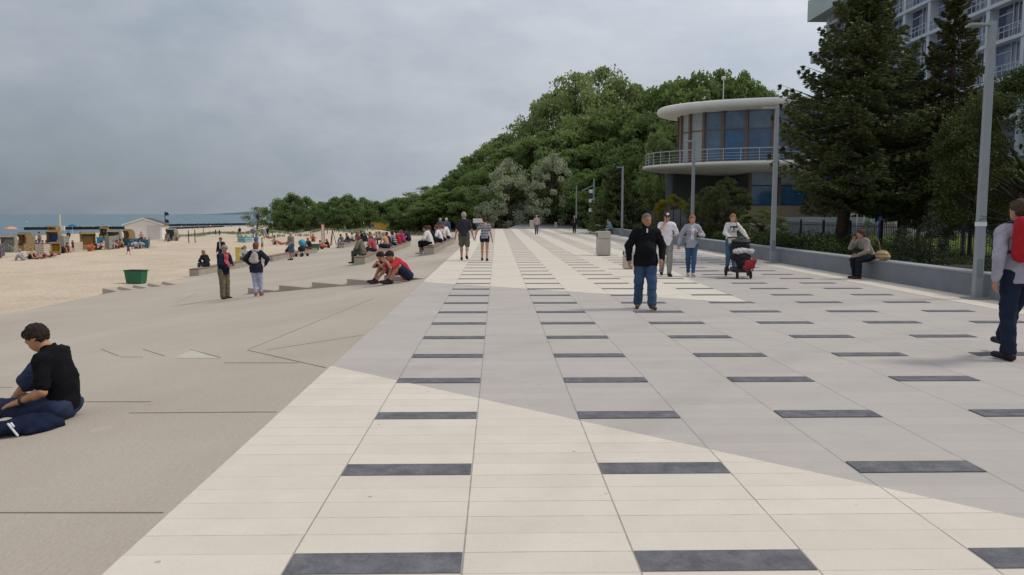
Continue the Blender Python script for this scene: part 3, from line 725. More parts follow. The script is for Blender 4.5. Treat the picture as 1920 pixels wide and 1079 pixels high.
PROTO_W = {k: float(np.abs(PROTO[k]['V'][:, 0]).max()) for k in PROTO}
B = ['broad0', 'broad1', 'broad2', 'broad4']; A = ['airy0', 'airy1', 'airy2']
# skyline trees of the hill: column, distance, treetop, foliage, kinds, width
hillt = [
 (748, 118, 376, 'mid', B, 7), (772, 112, 362, 'mid', B, 8), (800, 120, 348, 'light', A, 9), (822, 108, 352, 'mid', B, 8), (846, 116, 328, 'mid', B, 9), (872, 112, 312, 'dark', B, 10),
 (893, 124, 292, 'light', B, 9), (918, 118, 272, 'mid', B, 11), (946, 126, 248, 'light', B, 11), (960, 112, 268, 'mid', B, 11), (984, 124, 222, 'light', A, 12), (1012, 118, 186, 'light', A, 12),
 (1046, 122, 160, 'light', B, 13), (1078, 116, 128, 'light', A, 14), (1128, 120, 118, 'light', A, 15), (1160, 114, 138, 'light', B, 12), (1192, 118, 160, 'mid', B, 12), (1222, 112, 158, 'mid', B, 11),
 (1258, 108, 138, 'mid', B, 13), (1300, 104, 128, 'mid', B, 13), (1345, 108, 127, 'mid', B, 14), (1388, 104, 134, 'mid', B, 11), (1412, 110, 158, 'dark', B, 10), (1440, 112, 168, 'mid', A, 10), (1480, 108, 176, 'mid', B, 12),
 (900, 108, 318, 'mid', B, 9), (930, 106, 300, 'dark', B, 10), (966, 108, 290, 'mid', B, 10), (1000, 108, 250, 'mid', B, 12), (1036, 110, 236, 'dark', B, 12), (1070, 108, 222, 'mid', B, 12), (1108, 108, 205, 'light', B, 13), (1142, 106, 198, 'mid', B, 12),
 (1180, 104, 205, 'dark', B, 12), (1215, 100, 212, 'dark', B, 12), (1250, 98, 220, 'dark', B, 11), (1110, 100, 262, 'dark', B, 11), (1065, 100, 276, 'mid', B, 10), (1150, 98, 258, 'dark', B, 11), (1190, 94, 262, 'dark', B, 11), (1230, 92, 268, 'dark', B, 10),
 (1020, 100, 300, 'dark', B, 9), (1100, 94, 318, 'dark', B, 9), (1145, 92, 312, 'dark', B, 9), (1200, 90, 320, 'dark', B, 9), (1245, 88, 312, 'dark', B, 9), (1290, 92, 300, 'dark', B, 10), (1080, 96, 345, 'dark', B, 8), (1120, 90, 352, 'dark', B, 8),
 (868, 100, 350, 'dark', B, 8), (892, 98, 348, 'dark', B, 7.5), (838, 102, 362, 'dark', B, 8), (812, 104, 372, 'mid', B, 8), (1330, 96, 340, 'dark', B, 9), (1380, 98, 330, 'dark', B, 9), (1170, 88.5, 348, 'dark', B, 8), (1225, 88.5, 350, 'dark', B, 8)]
LM = {'light': L_light, 'mid': L_mid, 'dark': L_dark}
near_what = lambda px: ('above the dune bushes' if px < 830 else 'behind the grey-haired couple' if px < 935 else 'left of the highest treetops' if px < 1060 else 'among the highest treetops' if px < 1185 else 'behind the pavilion')
for (px, y, pt, l, k, w) in hillt:
    row = 'on the crest' if y > 111 else 'halfway up the slope' if y > 99 else 'low on the slope'
    tree_at(px, y, pt, LM[l], k, '%s tree %s of the wooded hill, %s' % (TERMS[l], row, near_what(px)), 'trees on the wooded hill', w)
# blossoming grey-white trees at the foot of the hill
tree_at(952, 97, 298, L_pale, ['blossom'], 'left blossoming tree, wide whitish crown at the foot of the hill', 'whitish blossoming trees', 9.0, 'blossoming_tree', z=-.3)
tree_at(1035, 95, 286, L_pale, ['blossom2'], 'right blossoming tree, tall greyish white crown near the thin lamp posts', 'whitish blossoming trees', 8.2, 'blossoming_tree', z=.0)
tree_at(908, 93, 379, L_grey, ['bush1'], 'small grey-leaved bush just above the woman with bare shoulders', None, 3.4, 'grey_bush', 'bush', z=-.3)
# dune bushes
duneb = [(482, 118, 387, 'grey', 5.2), (520, 112, 374, 'mid', 5.5), (548, 110, 364, 'dark', 6), (575, 112, 371, 'mid', 5.5), (602, 113, 379, 'mid', 5), (628, 111, 370, 'dark', 6), (652, 110, 366, 'mid', 6), (680, 112, 371, 'mid', 6), (706, 112, 378, 'dark', 5.5), (730, 113, 376, 'mid', 5.5), (757, 108, 372, 'mid', 6), (786, 104, 380, 'dark', 6),
         (535, 108, 388, 'dark', 5), (590, 107, 388, 'dark', 5), (640, 106, 386, 'dark', 5), (690, 107, 388, 'dark', 5), (735, 105, 390, 'dark', 5)]
for i, (px, y, pt, l, w) in enumerate(duneb):
    side = 'behind the orange-based post' if 560 < px < 640 else 'left end of the dune belt' if px < 560 else 'above the crowded terrace benches' if px < 720 else 'where the dunes meet the hill'
    nm = {'grey': 'thin grey-green', 'mid': 'mid green', 'dark': 'dark green'}[l]
    tree_at(px, y, pt, {'grey': L_grey, 'mid': L_mid, 'dark': L_dark}[l], ['bush0', 'bush1', 'bush2', 'bush3'] if l != 'grey' else ['airy0'], '%s rounded bush, %s, %s' % (nm, 'in the front row' if i > 11 else 'in the back row', side), 'bushes on the dunes', w, 'dune_bush', 'bush', sink=.3)
# ---- near conifers and garden
proto('spruceA', spruce(3, 11.2, 2.25, 185, 560, .058, .17, .9, gapp=.02, shelf=.60))
proto('spruceB', spruce(4, 10.6, 2.2, 150, 520, .058, .10, .95, cone=True, gapp=.08, shelf=.75))
proto('spruceC', spruce(5, 5.6, 2.9, 110, 520, .09, .03, .8, gapp=.03, shelf=.8))
proto('sapling', spruce(6, 1.9, .62, 46, 90, .026, .06, .8))
proto('sapling2', spruce(8, 1.45, .5, 36, 80, .026, .06, .8))
def con(kind, px, y, z, s, lm, label, name='spruce_tree', cat='tree', rz=0., sx_=1., group=None):
    x = AT(px, y, 0)[0]; return plant(kind, name, (x, y, z), s, rz, lm, label, cat, group, sx=sx_)
big_spruce = con('spruceA', 1577, 27.5, .3, .88, L_spr, 'biggest spruce, broad green crown overlapping the pavilion, bare lower trunk', rz=0, sx_=1.24)
big_spruce.rotation_euler = (0, R(4.5), 0)
con('spruceB', 1772, 27, .3, .885, L_bro, 'slender spruce with brown cones at its top before the hotel', rz=1.2, sx_=.95)
con('spruceA', 1692, 30, .3, .66, L_blu, 'dusky blue-green spruce filling the gap between two taller ones', rz=3.2, sx_=1.25)
con('spruceC', 1158, 66, .3, ((ZAT(309, 66)-.3)/5.6), L_spr, 'broad low olive spruce behind the far lamp posts', sx_=.95)
con('sapling', 1748, 19.5, .30, .74, L_sap, 'larger spruce sapling in the planting strip right of the seated woman', 'spruce_sapling', 'sapling', sx_=1.25)
con('sapling2', 1690, 19.8, .30, .72, L_sap, 'small spruce sapling directly behind the seated woman\'s bag', 'spruce_sapling', 'sapling', sx_=1.3)
con('sapling2', 1880, 15.5, .30, .8, L_sap, 'spruce sapling behind the man with the red rucksack', 'spruce_sapling', 'sapling', rz=2)
con('sapling', 1628, 23, .3, .62, L_spr, 'thin spruce sapling left of the seated woman before the fence', 'spruce_sapling', 'sapling', rz=1)
# broad dark trees with yellowish tips at the right edge
L_tip = leafmat('leaf_darktips', hexc('2b3a20'), hexc('606a38'), .25)
proto('darkA', broad(91, nclump=120, W=4.2, nleaf=430, leaf=.085, low=.14, cr=.2)); proto('darkB', broad(92, nclump=120, W=4.4, nleaf=430, leaf=.088, low=.12, cr=.2))
for kk in ('darkA', 'darkB'):
    VV = PROTO[kk]['V'].reshape(-1, 4, 3).mean(1); rad = np.hypot(VV[:, 0], VV[:, 1]); sel = np.nonzero(rad > 2.2)[0]; rg_ = np.random.default_rng(9); sel = rg_.choice(sel, 900)
    PROTO[kk]['cones'] = leaves(VV[sel]+rg_.normal(0, .05, (900, 3)), .07, rg_, 1.1, 0)
def garden(kind, px, y, pt, lm, label, w, name='garden_tree', cat='tree', z=.33):
    x = AT(px, y, 0)[0]; H = ZAT(pt, y)-z; s = H/9.6
    return plant(kind, name, (x, y, z), s, rr.uniform(0, 6), lm, label, cat, None, sx=w/(PROTO_W2[kind]*2*s))
PROTO_W2 = {k: float(np.abs(PROTO[k]['V'][:, 0]).max()) for k in PROTO}
garden('darkA', 1822, 25, 175, L_tip, 'dark tree with yellowish tips just left of the nearest lamp post', 3.0)
garden('darkB', 1918, 23, 122, L_tip, 'dark tree with yellowish tips at the right edge of the view', 5.4)
garden('darkA', 1362, 38, 332, L_tip, 'bushy dark pine in front of the pavilion\'s balcony', 3.2, 'bushy_pine')
garden('darkB', 1330, 40, 352, L_tip, 'low pine with yellowish tips left of the bushy dark pine', 3.2, 'bushy_pine')
garden('darkA', 1430, 36, 392, L_spr, 'low pine bush right of the bushy dark pine', 3.0, 'bushy_pine')
garden('darkB', 1262, 58, 366, L_yel, 'yellow-leaved shrub glowing behind the man in the cap', 3.0, 'yellow_shrub', 'shrub')
garden('broad1', 1232, 80, 238, L_light, 'bright green sapling tree rising behind the left end of the balcony', 4.0)
# hedge: continuous low planting
def hedge(name, x0, x1, y0, y1, z, h, n, leaf, lm, label, seed):
    rng = np.random.default_rng(seed); P = []
    cs = [(rng.uniform(x0, x1), rng.uniform(y0, y1), rng.uniform(.6, 1.1)) for _ in range(int((y1-y0)*5))]
    for cx, cy, k in cs:
        m_ = int(n/len(cs)); d = unit(rng.normal(size=(m_, 3))); d[:, 2] = np.abs(d[:, 2])
        P.append(np.array([cx, cy, z])+d*np.array([.42, .45, h*k])*rng.uniform(.35, 1, (m_, 1))**.5)
    P = np.concatenate(P); V, Q = leaves(P, leaf, rng, .9, .6)
    return tag(link(name, npmesh(name, V, Q), lm), label, 'hedge')
hedge('low_hedge', 10.4, 13.0, 22, 60, .3, .72, 60000, .05, L_hedge, 'long low green hedge growing behind the grey wall, left of the seated woman', 1)
hedge('ground_shrubs', 10.4, 13.2, 7, 22, .3, .18, 22000, .035, L_hedge, 'sparse low shrubs behind the wall beneath the spruce saplings', 2)
# tall background trees right of the pavilion and behind the hotel lawn
for (px, y, pt, w, lab) in [(1715, 58, 340, 7, 'dark green tree behind the staircase, under the hotel windows'), (1800, 50, 318, 8, 'dark green tree on the lawn in front of the hotel'), (1900, 46, 300, 8, 'dark green tree beyond the lawn at the far right'), (1640, 60, 318, 7, 'dark green tree between pavilion and staircase')]:
    x = AT(px, y, 0)[0]; H = ZAT(pt, y)-.9; s = H/9.6
    plant('broad2', 'garden_tree', (x, y, .9), s, rr.uniform(0, 6), L_dark, lab, 'tree', None, sx=w/(PROTO_W2['broad2']*2*s))
# rough grass along the dune
rng = np.random.default_rng(3); P = []
for _ in range(130):
    cx, cy = rng.uniform(-46, -4), rng.uniform(101, 109); 
    if rng.uniform() < .15: cy = rng.uniform(92, 100)
    m_ = 26; q = np.stack([rng.normal(cx, .5, m_), rng.normal(cy, .4, m_), np.zeros(m_)], 1)
    q[:, 2] = [sandz(a, b)+.15 for a, b in q[:, :2]]; P.append(q)
P = np.concatenate(P); V, Q = leaves(P, .16, rng, 1.3, 0, np.tile([0, 0, 1.], (len(P), 1)))
tag(link('dune_grass', npmesh('dune_grass', V, Q), L_grey), 'dry grey-green grass tufts scattered over the dune sand', 'grass', kind='stuff')
# ================================================================ PROPS
M_bconc = ground_mat('bench_concrete', hexc('9b9588'), hexc('aaa397'), 2, .9, .2, 30, .14, 40)
M_bwood = mat('bench_wood', hexc('8a6f5f'), .7, .2, 4)
def bench(pa, pb, label, w=.46, h=.30):
    (xa, ya, za), (xb, yb, zb) = pa, pb
    r = empty('concrete_bench', (xa, ya, za), 0, label, 'bench', 'long concrete benches with wooden tops on the terrace')
    dx, dy = xb-xa, yb-ya; L_ = math.hypot(dx, dy); ux, uy = dx/L_, dy/L_; sx_, sy_ = uy, -ux
    zf = lambda t: terr(xa+dx*t)-za
    def hx(mb, t0, t1, o, z0, z1):
        P = []
        for z in (z0, z1):
            for t, s in ((t0, -1), (t0, 1), (t1, 1), (t1, -1)): P.append((dx*t+sx_*s*(w/2+o), dy*t+sy_*s*(w/2+o), z+zf(t)))
        mb.hexa(P)
    n = max(2, int(L_/2.4)); mb = MB()
    for i in range(n): hx(mb, i/n, (i+1)/n-.012/L_, 0, -.35, h)
    mb.build('concrete_base', M_bconc, r)
    mb = MB()
    for j in range(4):
        for i in range(n):
            P = []
            t0, t1 = i/n, (i+1)/n-.03/L_; s0, s1 = -w/2-.015+j*(w+.03)/4, -w/2-.015+(j+1)*(w+.03)/4-.012
            for z in (h+.012, h+.055):
                for t, s in ((t0, s0), (t0, s1), (t1, s1), (t1, s0)): P.append((dx*t+sx_*s, dy*t+sy_*s, z+zf(t)))
            mb.hexa(P)
    mb.build('wooden_top', M_bwood, r)
    return h+.055
BH = .355
B1 = (GT(364, 518), GT(590, 474)); B2 = (GT(674, 497), GT(764, 461)); B3 = (GT(804, 478.5), GT(845, 456)); B4 = (GT(640, 465.5), GT(682, 455))
bench(*B1, 'longest bench, edging the sand at the left, a lone woman on its near end')
bench(*B2, 'middle bench on the slope with a camouflage jacket sitter at its near end')
bench(*B3, 'bench nearest the pale paving, crowded with people in white shirts')
bench(*B4, 'farthest bench, where the terrace meets the sand')
# stone litter bins
M_stone = ground_mat('bin_stone', hexc('b2aca0'), hexc('bfb9ad'), 3, .85, .2, 30, .12, 50)
def litter(px, pyb, pyt, wpx, label, grp='stone litter bins'):
    x, y = G(px, pyb); H = ZAT(pyt, y); s = wpx/FPX*y
    r = empty('litter_bin', (x, y+.0, 0), 0, label, 'litter bin', grp)
    mb = MB(); mb.box(-s/2, s/2, -s/2, s/2, .03, H*.70-.01); mb.build('bin_body', M_stone, r, bevel=.008)
    mb = MB(); mb.box(-s/2+.04, s/2-.04, -s/2+.04, s/2-.04, 0, .03); mb.build('bin_foot', M_joint, r)
    mb = MB(); mb.box(-s/2, s/2, -s/2, s/2, H*.70+.006, H); mb.build('bin_hood', M_stone, r, bevel=.008)
    mb = MB(); mb.box(-s/2-.004, -s/2+.01, -s*.34, s*.34, H*.76, H*.93); mb.build('bin_opening', mat('black_hole', (.02, .02, .02), .8, 0), r)
litter(1131, 479.5, 434, 24, 'pale stone litter bin standing left of the man in the black fleece')
litter(1178, 505, 470, 19, 'small stone block half hidden behind the man in the black fleece')
litter(997, 429.5, 413, 8, 'far pale stone pillar beside the person with the walking stick')
litter(1042, 428.8, 417, 4.5, 'far thin white bollard on the dark path')
# hut
hx0 = G(270, 453, -1.5); hut = empty('beach_hut', (hx0[0], hx0[1], -1.5), R(13), 'white gabled beach hut with dark roof edge on the sand', 'hut')
M_hut = mat('hut_white', hexc('e9e3db'), .8, .05, .8); M_hroof = mat('hut_roof', hexc('5b5252'), .8, .1)
mb = MB(); mb.prism([(-2.0, 0), (2.0, 0), (2.0, 1.95), (0, 2.62), (-2.0, 1.95)], 0, 4.2, 'y'); mb.build('hut_wall', M_hut, hut)
mb = MB()
for s in (-1, 1):
    mb.hexa([(0, -.15, 2.64), (s*2.25, -.15, 1.885), (s*2.25, 4.35, 1.885), (0, 4.35, 2.64), (0, -.15, 2.72), (s*2.25, -.15, 1.965), (s*2.25, 4.35, 1.965), (0, 4.35, 2.72)])
mb.build('hut_roof', M_hroof, hut)
mb = MB()
for s in (-1, 1): mb.bar((0, -.17, 2.66), (s*2.27, -.17, 1.90), .03, .13)
mb.build('barge_board', M_hut, hut)
mb = MB(); mb.box(.35, 1.75, -.03, -.002, .05, 1.85); mb.build('hut_shutter', mat('hut_shutter', hexc('d0cac3'), .8, .03), hut)
fp = AT(309, 118, 0)
fl = empty('flag_mast', (fp[0], 118, -2.9), 0, 'flag mast with small dark flags just right of the hut', 'flag mast')
mb = MB(); mb.tube([(0, 0, 0), (0, 0, 4.9)], .05, 6); mb.build('mast', M_blk, fl)
for z in (4.3, 3.2):
    mb = MB(); mb.prism([(0, z), (.62, z+.1), (.5, z+.5), (0, z+.6)], -.02, .02, 'y'); mb.build('flag', mat('flag_dark', hexc('2b3348'), .8, .05), fl)
# groynes in the sea
M_gro = mat('groyne_timber', hexc('35322f'), .95, .3, 4)
def groyne(a, b, label, zt=-2.35):
    pa, pb = G(*a, -3), G(*b, -3)
    r = empty('groyne', (*pa, -3), 0, label, 'groyne', 'timber groynes running into the sea')
    n = int(math.hypot(pb[0]-pa[0], pb[1]-pa[1])/.5); rg = random.Random(int(a[0])); mb = MB()
    for i in range(n):
        t = i/n; c = ((pb[0]-pa[0])*t, (pb[1]-pa[1])*t, -.6); mb.tube([c, (c[0], c[1], zt+3+rg.uniform(-.07, .06))], .27, 6)
    mb.build('timber_piles', M_gro, r)
groyne((47, 431.5), (236, 430), 'nearer dark timber groyne running behind the beach chairs', -2.15)
groyne((307, 424.5), (470, 422), 'farther dark timber groyne right of the hut', -2.2)
groyne((300, 431.5), (420, 427), 'short dark timber groyne close to the shore right of the hut', -2.4)
groyne((-60, 449), (9, 446.5), 'stub of timber groyne at the left edge of the view', -2.5)
M_buoy = mat('buoy_pale', hexc('c9c7b0'), .5, .05)
for px, py, lab in [(50.5, 418, 'pale buoy floating far left, alone above the beach chairs'), (176, 427, 'left one of three pale buoys left of the hut'), (188, 426.5, 'middle one of three pale buoys left of the hut'), (205, 426, 'right one of three pale buoys left of the hut'), (340, 427, 'pale buoy floating right of the hut')]:
    x, y = G(px, py, -3); k = y/FPX
    mb = MB(); mb.lathe((0, 0, -.3*k), [(0, 0), (1.2*k, .6*k), (1.5*k, 1.4*k), (.9*k, 2.2*k), (.35*k, 2.6*k), (.3*k, 4*k), (0, 4.1*k)], 10)
    o = mb.build('buoy', M_buoy, None, True); o.location = (x, y, -3); tag(o, lab, 'buoy')
# green container
gx, gy = G(250, 533, -1.5); gc = empty('green_container', (gx, gy+.3, -1.52), R(-12), 'green open-topped waste container standing on the sand', 'container')
M_grn = mat('green_paint', hexc('2f6b4b'), .55, .12, 3); M_grd = mat('green_inside', hexc('214a36'), .7, .1)
mb = MB()
tw, td, bw, bd, H = .43, .24, .38, .19, .60
for (s, ax) in ((-1, 0), (1, 0), (-1, 1), (1, 1)):
    if ax: mb.hexa([(s*(bw-.0), -bd, .05), (s*(bw-.02), -bd, .05), (s*(bw-.02), bd, .05), (s*bw, bd, .05), (s*tw, -td, H), (s*(tw-.02), -td, H), (s*(tw-.02), td, H), (s*tw, td, H)])
    else: mb.hexa([(-bw+.02, s*bd, .05), (bw-.02, s*bd, .05), (bw-.02, s*(bd-.02), .05), (-bw+.02, s*(bd-.02), .05), (-tw+.02, s*td, H), (tw-.02, s*td, H), (tw-.02, s*(td-.02), H), (-tw+.02, s*(td-.02), H)])
mb.box(-bw+.02, bw-.02, -bd+.02, bd-.02, .05, .08)
mb.build('tub', M_grn, gc)
mb = MB()
for s in (-1, 1): mb.box(-tw-.03, tw+.03, s*td-.03, s*td+.03, H+.002, H+.04); mb.box(s*tw-.03, s*tw+.03, -td+.031, td-.031, H+.002, H+.04)
mb.build('rim', M_grd, gc)
for sx_ in (-1, 1):
    for sy_ in (-1, 1): mb = MB(); mb.box(sx_*.3-.04, sx_*.3+.04, sy_*.13-.04, sy_*.13+.04, -.1, .048); mb.build('foot', M_grd, gc)
gx, gy = G(590, 468.5, -1.42); g2 = copy_tree(gc); g2.location = (gx, gy, -1.5); g2.rotation_euler.z = 0; g2.scale = (.9, .9, .9); g2['label'] = 'second green container, on the sand beside the far end of the long bench'
# yellow and green recycling bins
def recyc(px, py, col, lab, h=.95):
    x, y = G(px, py, -1.47); r = empty('recycling_bin', (x, y, -1.5), R(5), lab, 'bin', 'pair of coloured recycling bins behind the long bench')
    m1 = mat('bin_'+col, hexc(col), .5, .05); w_ = .17
    mb = MB(); mb.prism([(-w_, -w_), (w_, -w_), (w_, w_), (-w_, w_)], 0, h); mb.build('bin_body', m1, r, bevel=.02)
    mb = MB(); mb.box(-w_-.02, w_+.02, -w_-.02, w_+.02, h+.003, h+.06); mb.build('bin_lid', m1, r, bevel=.01)
recyc(448, 492, 'cdbb52', 'yellow recycling bin behind the bench, right of the pink-shirted man'); recyc(455.5, 491.5, '4d7340', 'green recycling bin behind the bench, left of the rucksack woman')

# wicker beach chairs
M_wick = ground_mat('wicker', hexc('8b7450'), hexc('9f8a66'), 3, .9, .6, 45, .3, 50); M_wick2 = ground_mat('wicker_grey', hexc('8f8a7a'), hexc('a09a88'), 3, .9, .6, 45, .3, 50)
def beach_chair(px, py, face, label, cush='a9895a', m=None, z=-1.5, s=1.0, tilt=.0):
    x, y = G(px, py, z); r = empty('wicker_beach_chair', (x, y, z), R(face), label, 'beach chair', 'hooded wicker chairs on the beach'); r.scale = (s, s, s); m = m or M_wick
    W_ = .56
    sp = [(-.42, .05), (.38, .05), (.42, .62), (.20, .66), (.16, 1.1), (.30, 1.42), (.16, 1.56), (-.2, 1.55), (-.40, 1.3), (-.50, .6)]
    for sgn in (-1, 1):
        mb = MB(); mb.prism(sp, sgn*W_-.025, sgn*W_+.025, 'x'); mb.build('side_panel', m, r)
    mb = MB(); hp = [(-.50, .55), (-.40, 1.3), (-.2, 1.55), (.16, 1.57), (.30, 1.42)]
    for (a, b_), (c, d) in zip(hp, hp[1:]): mb.bar((0, a, b_), (0, c, d), W_*2-.052, .04, (1, 0, 0)) if 0 else mb.hexa([(-W_+.026, a, b_), (W_-.026, a, b_), (W_-.026, c, d), (-W_+.026, c, d), (-W_+.026, a-.03, b_+.03), (W_-.026, a-.03, b_+.03), (W_-.026, c-.03, d+.03), (-W_+.026, c-.03, d+.03)])
    mb.build('hood', m, r)
    mb = MB(); mb.box(-W_+.03, W_-.03, -.42, .37, .05, .38); mb.build('seat_box', m, r)
    mb = MB(); mb.box(-W_+.04, W_-.04, -.38, .36, .385, .46); mb.hexa([(-W_+.04, -.36, .465), (W_-.04, -.36, .465), (W_-.04, -.26, .465), (-W_+.04, -.26, .465), (-W_+.04, -.40, 1.2), (W_-.04, -.40, 1.2), (W_-.04, -.31, 1.2), (-W_+.04, -.31, 1.2)])
    mb.build('cushion', cloth(cush), r)
    mb = MB(); mb.box(-W_-.05, W_+.05, -.46, -.38, -.06, .046); mb.box(-W_-.05, W_+.05, .32, .4, -.06, .046); mb.build('runner', mat('white_wood', hexc('cfc9bd'), .7, .05), r)
    return r
def striped(c1, c2, n=9):
    nm = 'stripe_%s_%s' % (c1, c2)
    if nm in MATS: return MATS[nm]
    m = bpy.data.materials.new(nm); m.use_nodes = True; nt = m.node_tree; b = nt.nodes['Principled BSDF']; b.inputs['Roughness'].default_value = .9
    tc = nt.nodes.new('ShaderNodeTexCoord'); sp = nt.nodes.new('ShaderNodeSeparateXYZ'); nt.links.new(tc.outputs['Object'], sp.inputs[0])
    f = mathn(nt, 'LESS_THAN', mathn(nt, 'FRACT', mathn(nt, 'MULTIPLY', sp.outputs[2], n)), .5)
    mx = nt.nodes.new('ShaderNodeMix'); mx.data_type = 'RGBA'; mx.inputs[6].default_value = (*hexc(c1), 1); mx.inputs[7].default_value = (*hexc(c2), 1)
    nt.links.new(f, mx.inputs[0]); nt.links.new(mx.outputs[2], b.inputs['Base Color']); MATS[nm] = m; return m
def windscreen(pts, m, label, h=.85, z=-1.5):
    P = [G(px, py, z) for px, py in pts]; r = empty('windscreen', (*P[0], z), 0, label, 'windscreen', 'cloth windscreens on the beach')
    for (a, b_) in zip(P, P[1:]):
        L_ = math.hypot(b_[0]-a[0], b_[1]-a[1]); n = max(2, int(L_/.25)); V = []
        mb = MB(); vs = []; fs = []
        nx_, ny_ = -(b_[1]-a[1])/L_, (b_[0]-a[0])/L_
        for i in range(n+1):
            t = i/n; w_ = .06*math.sin(t*math.pi)*(1 if L_ > 1 else .6)
            for zz in (.06, h*.5, h-.02*math.sin(t*math.pi)):
                for th in (-.006, .006): vs.append((a[0]-P[0][0]+(b_[0]-a[0])*t+nx_*(w_*(1 if zz < h*.9 else .4)+th), a[1]-P[0][1]+(b_[1]-a[1])*t+ny_*(w_+th), zz))
        for i in range(n):
            for j in range(2):
                for s in range(2): 
                    q = [i*6+j*2+s, (i+1)*6+j*2+s, (i+1)*6+(j+1)*2+s, i*6+(j+1)*2+s]; fs.append(q if s else q[::-1])
            fs.append([i*6+4, (i+1)*6+4, (i+1)*6+5, i*6+5]); fs.append([i*6, i*6+1, (i+1)*6+1, (i+1)*6])
        fs += [[0, 2, 3, 1], [2, 4, 5, 3], [n*6, n*6+1, n*6+3, n*6+2], [n*6+2, n*6+3, n*6+5, n*6+4]]
        mb.add(vs, fs); mb.build('cloth_panel', m, r)
    for p in P:
        mb = MB(); mb.tube([(p[0]-P[0][0], p[1]-P[0][1], -.2), (p[0]-P[0][0], p[1]-P[0][1], h+.1)], .022, 6); mb.build('stake', M_bwood, r)
    return r
def parasol(px, py, h, rad, col, label, z=-1.5, tilt=0):
    x, y = G(px, py, z); r = empty('beach_parasol', (x, y, z), 0, label, 'parasol', 'beach parasols'); r.rotation_euler = (0, R(tilt), 0)
    mb = MB(); mb.tube([(0, 0, -.2), (0, 0, h)], .02, 6); mb.build('pole', M_white, r)
    mb = MB(); mb.lathe((0, 0, h-.35*rad), [(rad, 0), (rad*.75, .2*rad), (rad*.4, .34*rad), (.02, .42*rad), (.02, .40*rad), (rad*.4, .31*rad), (rad*.75, .17*rad), (rad*.99, -.03)], 8); mb.build('canopy', cloth(col), r)
S_bl, S_gr, S_te, S_li, S_wh, S_gn = striped('3d4f7e', 'c3c3c6'), striped('6f7472', 'a9a89c'), striped('2a5d74', '37788c', 5), striped('8c7d98', 'b9aab4'), striped('c9c2b4', 'b7a98c', 6), striped('3f6b45', '9c9a70')
windscreen([(-14, 484), (3, 485), (9, 480)], striped('4b5a86', '5a4238', 3), 'blue and brown windscreen cut by the left edge of the view', 1.0)
windscreen([(29, 470), (46, 469)], S_li, 'lilac striped windscreen beside the tan hooded chair', .95)
windscreen([(52, 459), (62, 460), (67, 458)], S_gn, 'green striped windscreen behind the sunbathers at the far left', 1.0)
windscreen([(66, 478), (82, 479.5), (99, 478)], S_wh, 'long whitish windscreen at the front, beside the sitting sunbathers', .85)
windscreen([(110, 470), (120, 474), (130, 471)], S_gr, 'grey striped windscreen behind people in dark clothes', 1.35)
windscreen([(139, 472), (156, 471)], S_wh, 'small whitish windscreen next to the tan hooded chair with an orange towel', .8)
windscreen([(197, 467), (205, 468.5), (220, 466), (226, 461)], S_gr, 'grey windscreen in front of the hut, left of the teal one', 1.2)
windscreen([(231, 462), (246, 464), (262, 462), (279, 466.5), (281, 462)], S_te, 'long teal windscreen in front of the hut', .8)
windscreen([(182, 458), (194, 458.5)], cloth('2e8fb4'), 'bright blue cloth stretched up before the groyne', .75)
windscreen([(310, 454), (318, 455), (325, 453)], S_gr, 'pale grey windscreen just right of the hut', .9)
windscreen([(446, 457.5), (459, 458.5), (473, 457)], striped('5b9aa8', '8fb4b8', 4), 'light turquoise windscreen beyond the walking rucksack woman', .8)
beach_chair(47, 471, 150, 'tan hooded wicker chair beside the lilac windscreen')
beach_chair(101, 462, 180, 'wicker chair with blue striped cushion facing the promenade', '3d4f7e')
beach_chair(100, 446, 170, 'far wicker chair behind the blue cushioned one, near the groyne')
beach_chair(104, 478, 200, 'low yellowish wicker chair beside the long whitish windscreen', 'a88432', s=.62)
beach_chair(166, 469, 215, 'tan hooded wicker chair with an orange towel draper sitting by it')
beach_chair(241, 459, 140, 'tan hooded wicker chair in front of the hut, above the teal windscreen')
beach_chair(215, 462, 185, 'grey wicker chair behind the grey windscreen', '6c6f70', M_wick2)
beach_chair(17, 474, 190, 'pale wicker chair under the salmon parasol', 'a8a49a', M_wick2, s=.9)
beach_chair(322, 454.5, 160, 'grey wicker chair right of the hut', '6c6f70', M_wick2)
beach_chair(196, 447, 175, 'brown wicker chair behind the bright blue cloth', '6e4b36', s=.9)
parasol(23, 467, 2.0, .55, 'd79f7c', 'salmon parasol at the far left of the beach')
parasol(137, 453, 1.95, .5, '1f6f93', 'blue parasol with white tip among the beach chairs')
# life-guard pole with yellow top
x, y = G(115, 460, -1.5); r = empty('signal_pole', (x, y, -1.5), 0, 'cream pole with small white box rising above the beach chairs', 'pole')
mb = MB(); mb.tube([(0, 0, -.2), (0, 0, 3.1)], .07, 8); mb.build('shaft', mat('cream_paint', hexc('d8cf9f'), .6, .05), r)
mb = MB(); mb.box(.1, .42, -.12, .12, 1.5, 1.95); mb.build('white_box', M_white, r, bevel=.02)
# post with orange base
x, y = G(606, 459, -1.1); r = empty('orange_rescue_post', (x, y, -1.3), 0, 'tall white post with orange edges standing on an orange base', 'post')
M_or = mat('orange_paint', hexc('b9683f'), .6, .08)
mb = MB(); mb.box(-.14, .14, -.10, .10, .5, 3.0); mb.build('white_panel', M_white, r)
mb = MB(); mb.box(-.22, -.143, -.12, .12, .4, 3.15); mb.box(.143, .22, -.12, .12, .4, 3.15); mb.box(-.14, .14, -.12, .12, 3.003, 3.15); mb.build('orange_edge', M_or, r)
mb = MB(); mb.lathe((0, 0, 0), [(0, 0), (.72, .05), (.75, .2), (.25, .38), (.2, .6), (0, .62)], 14); mb.build('orange_base', M_or, r, True); r.scale = (.62, .62, .66)
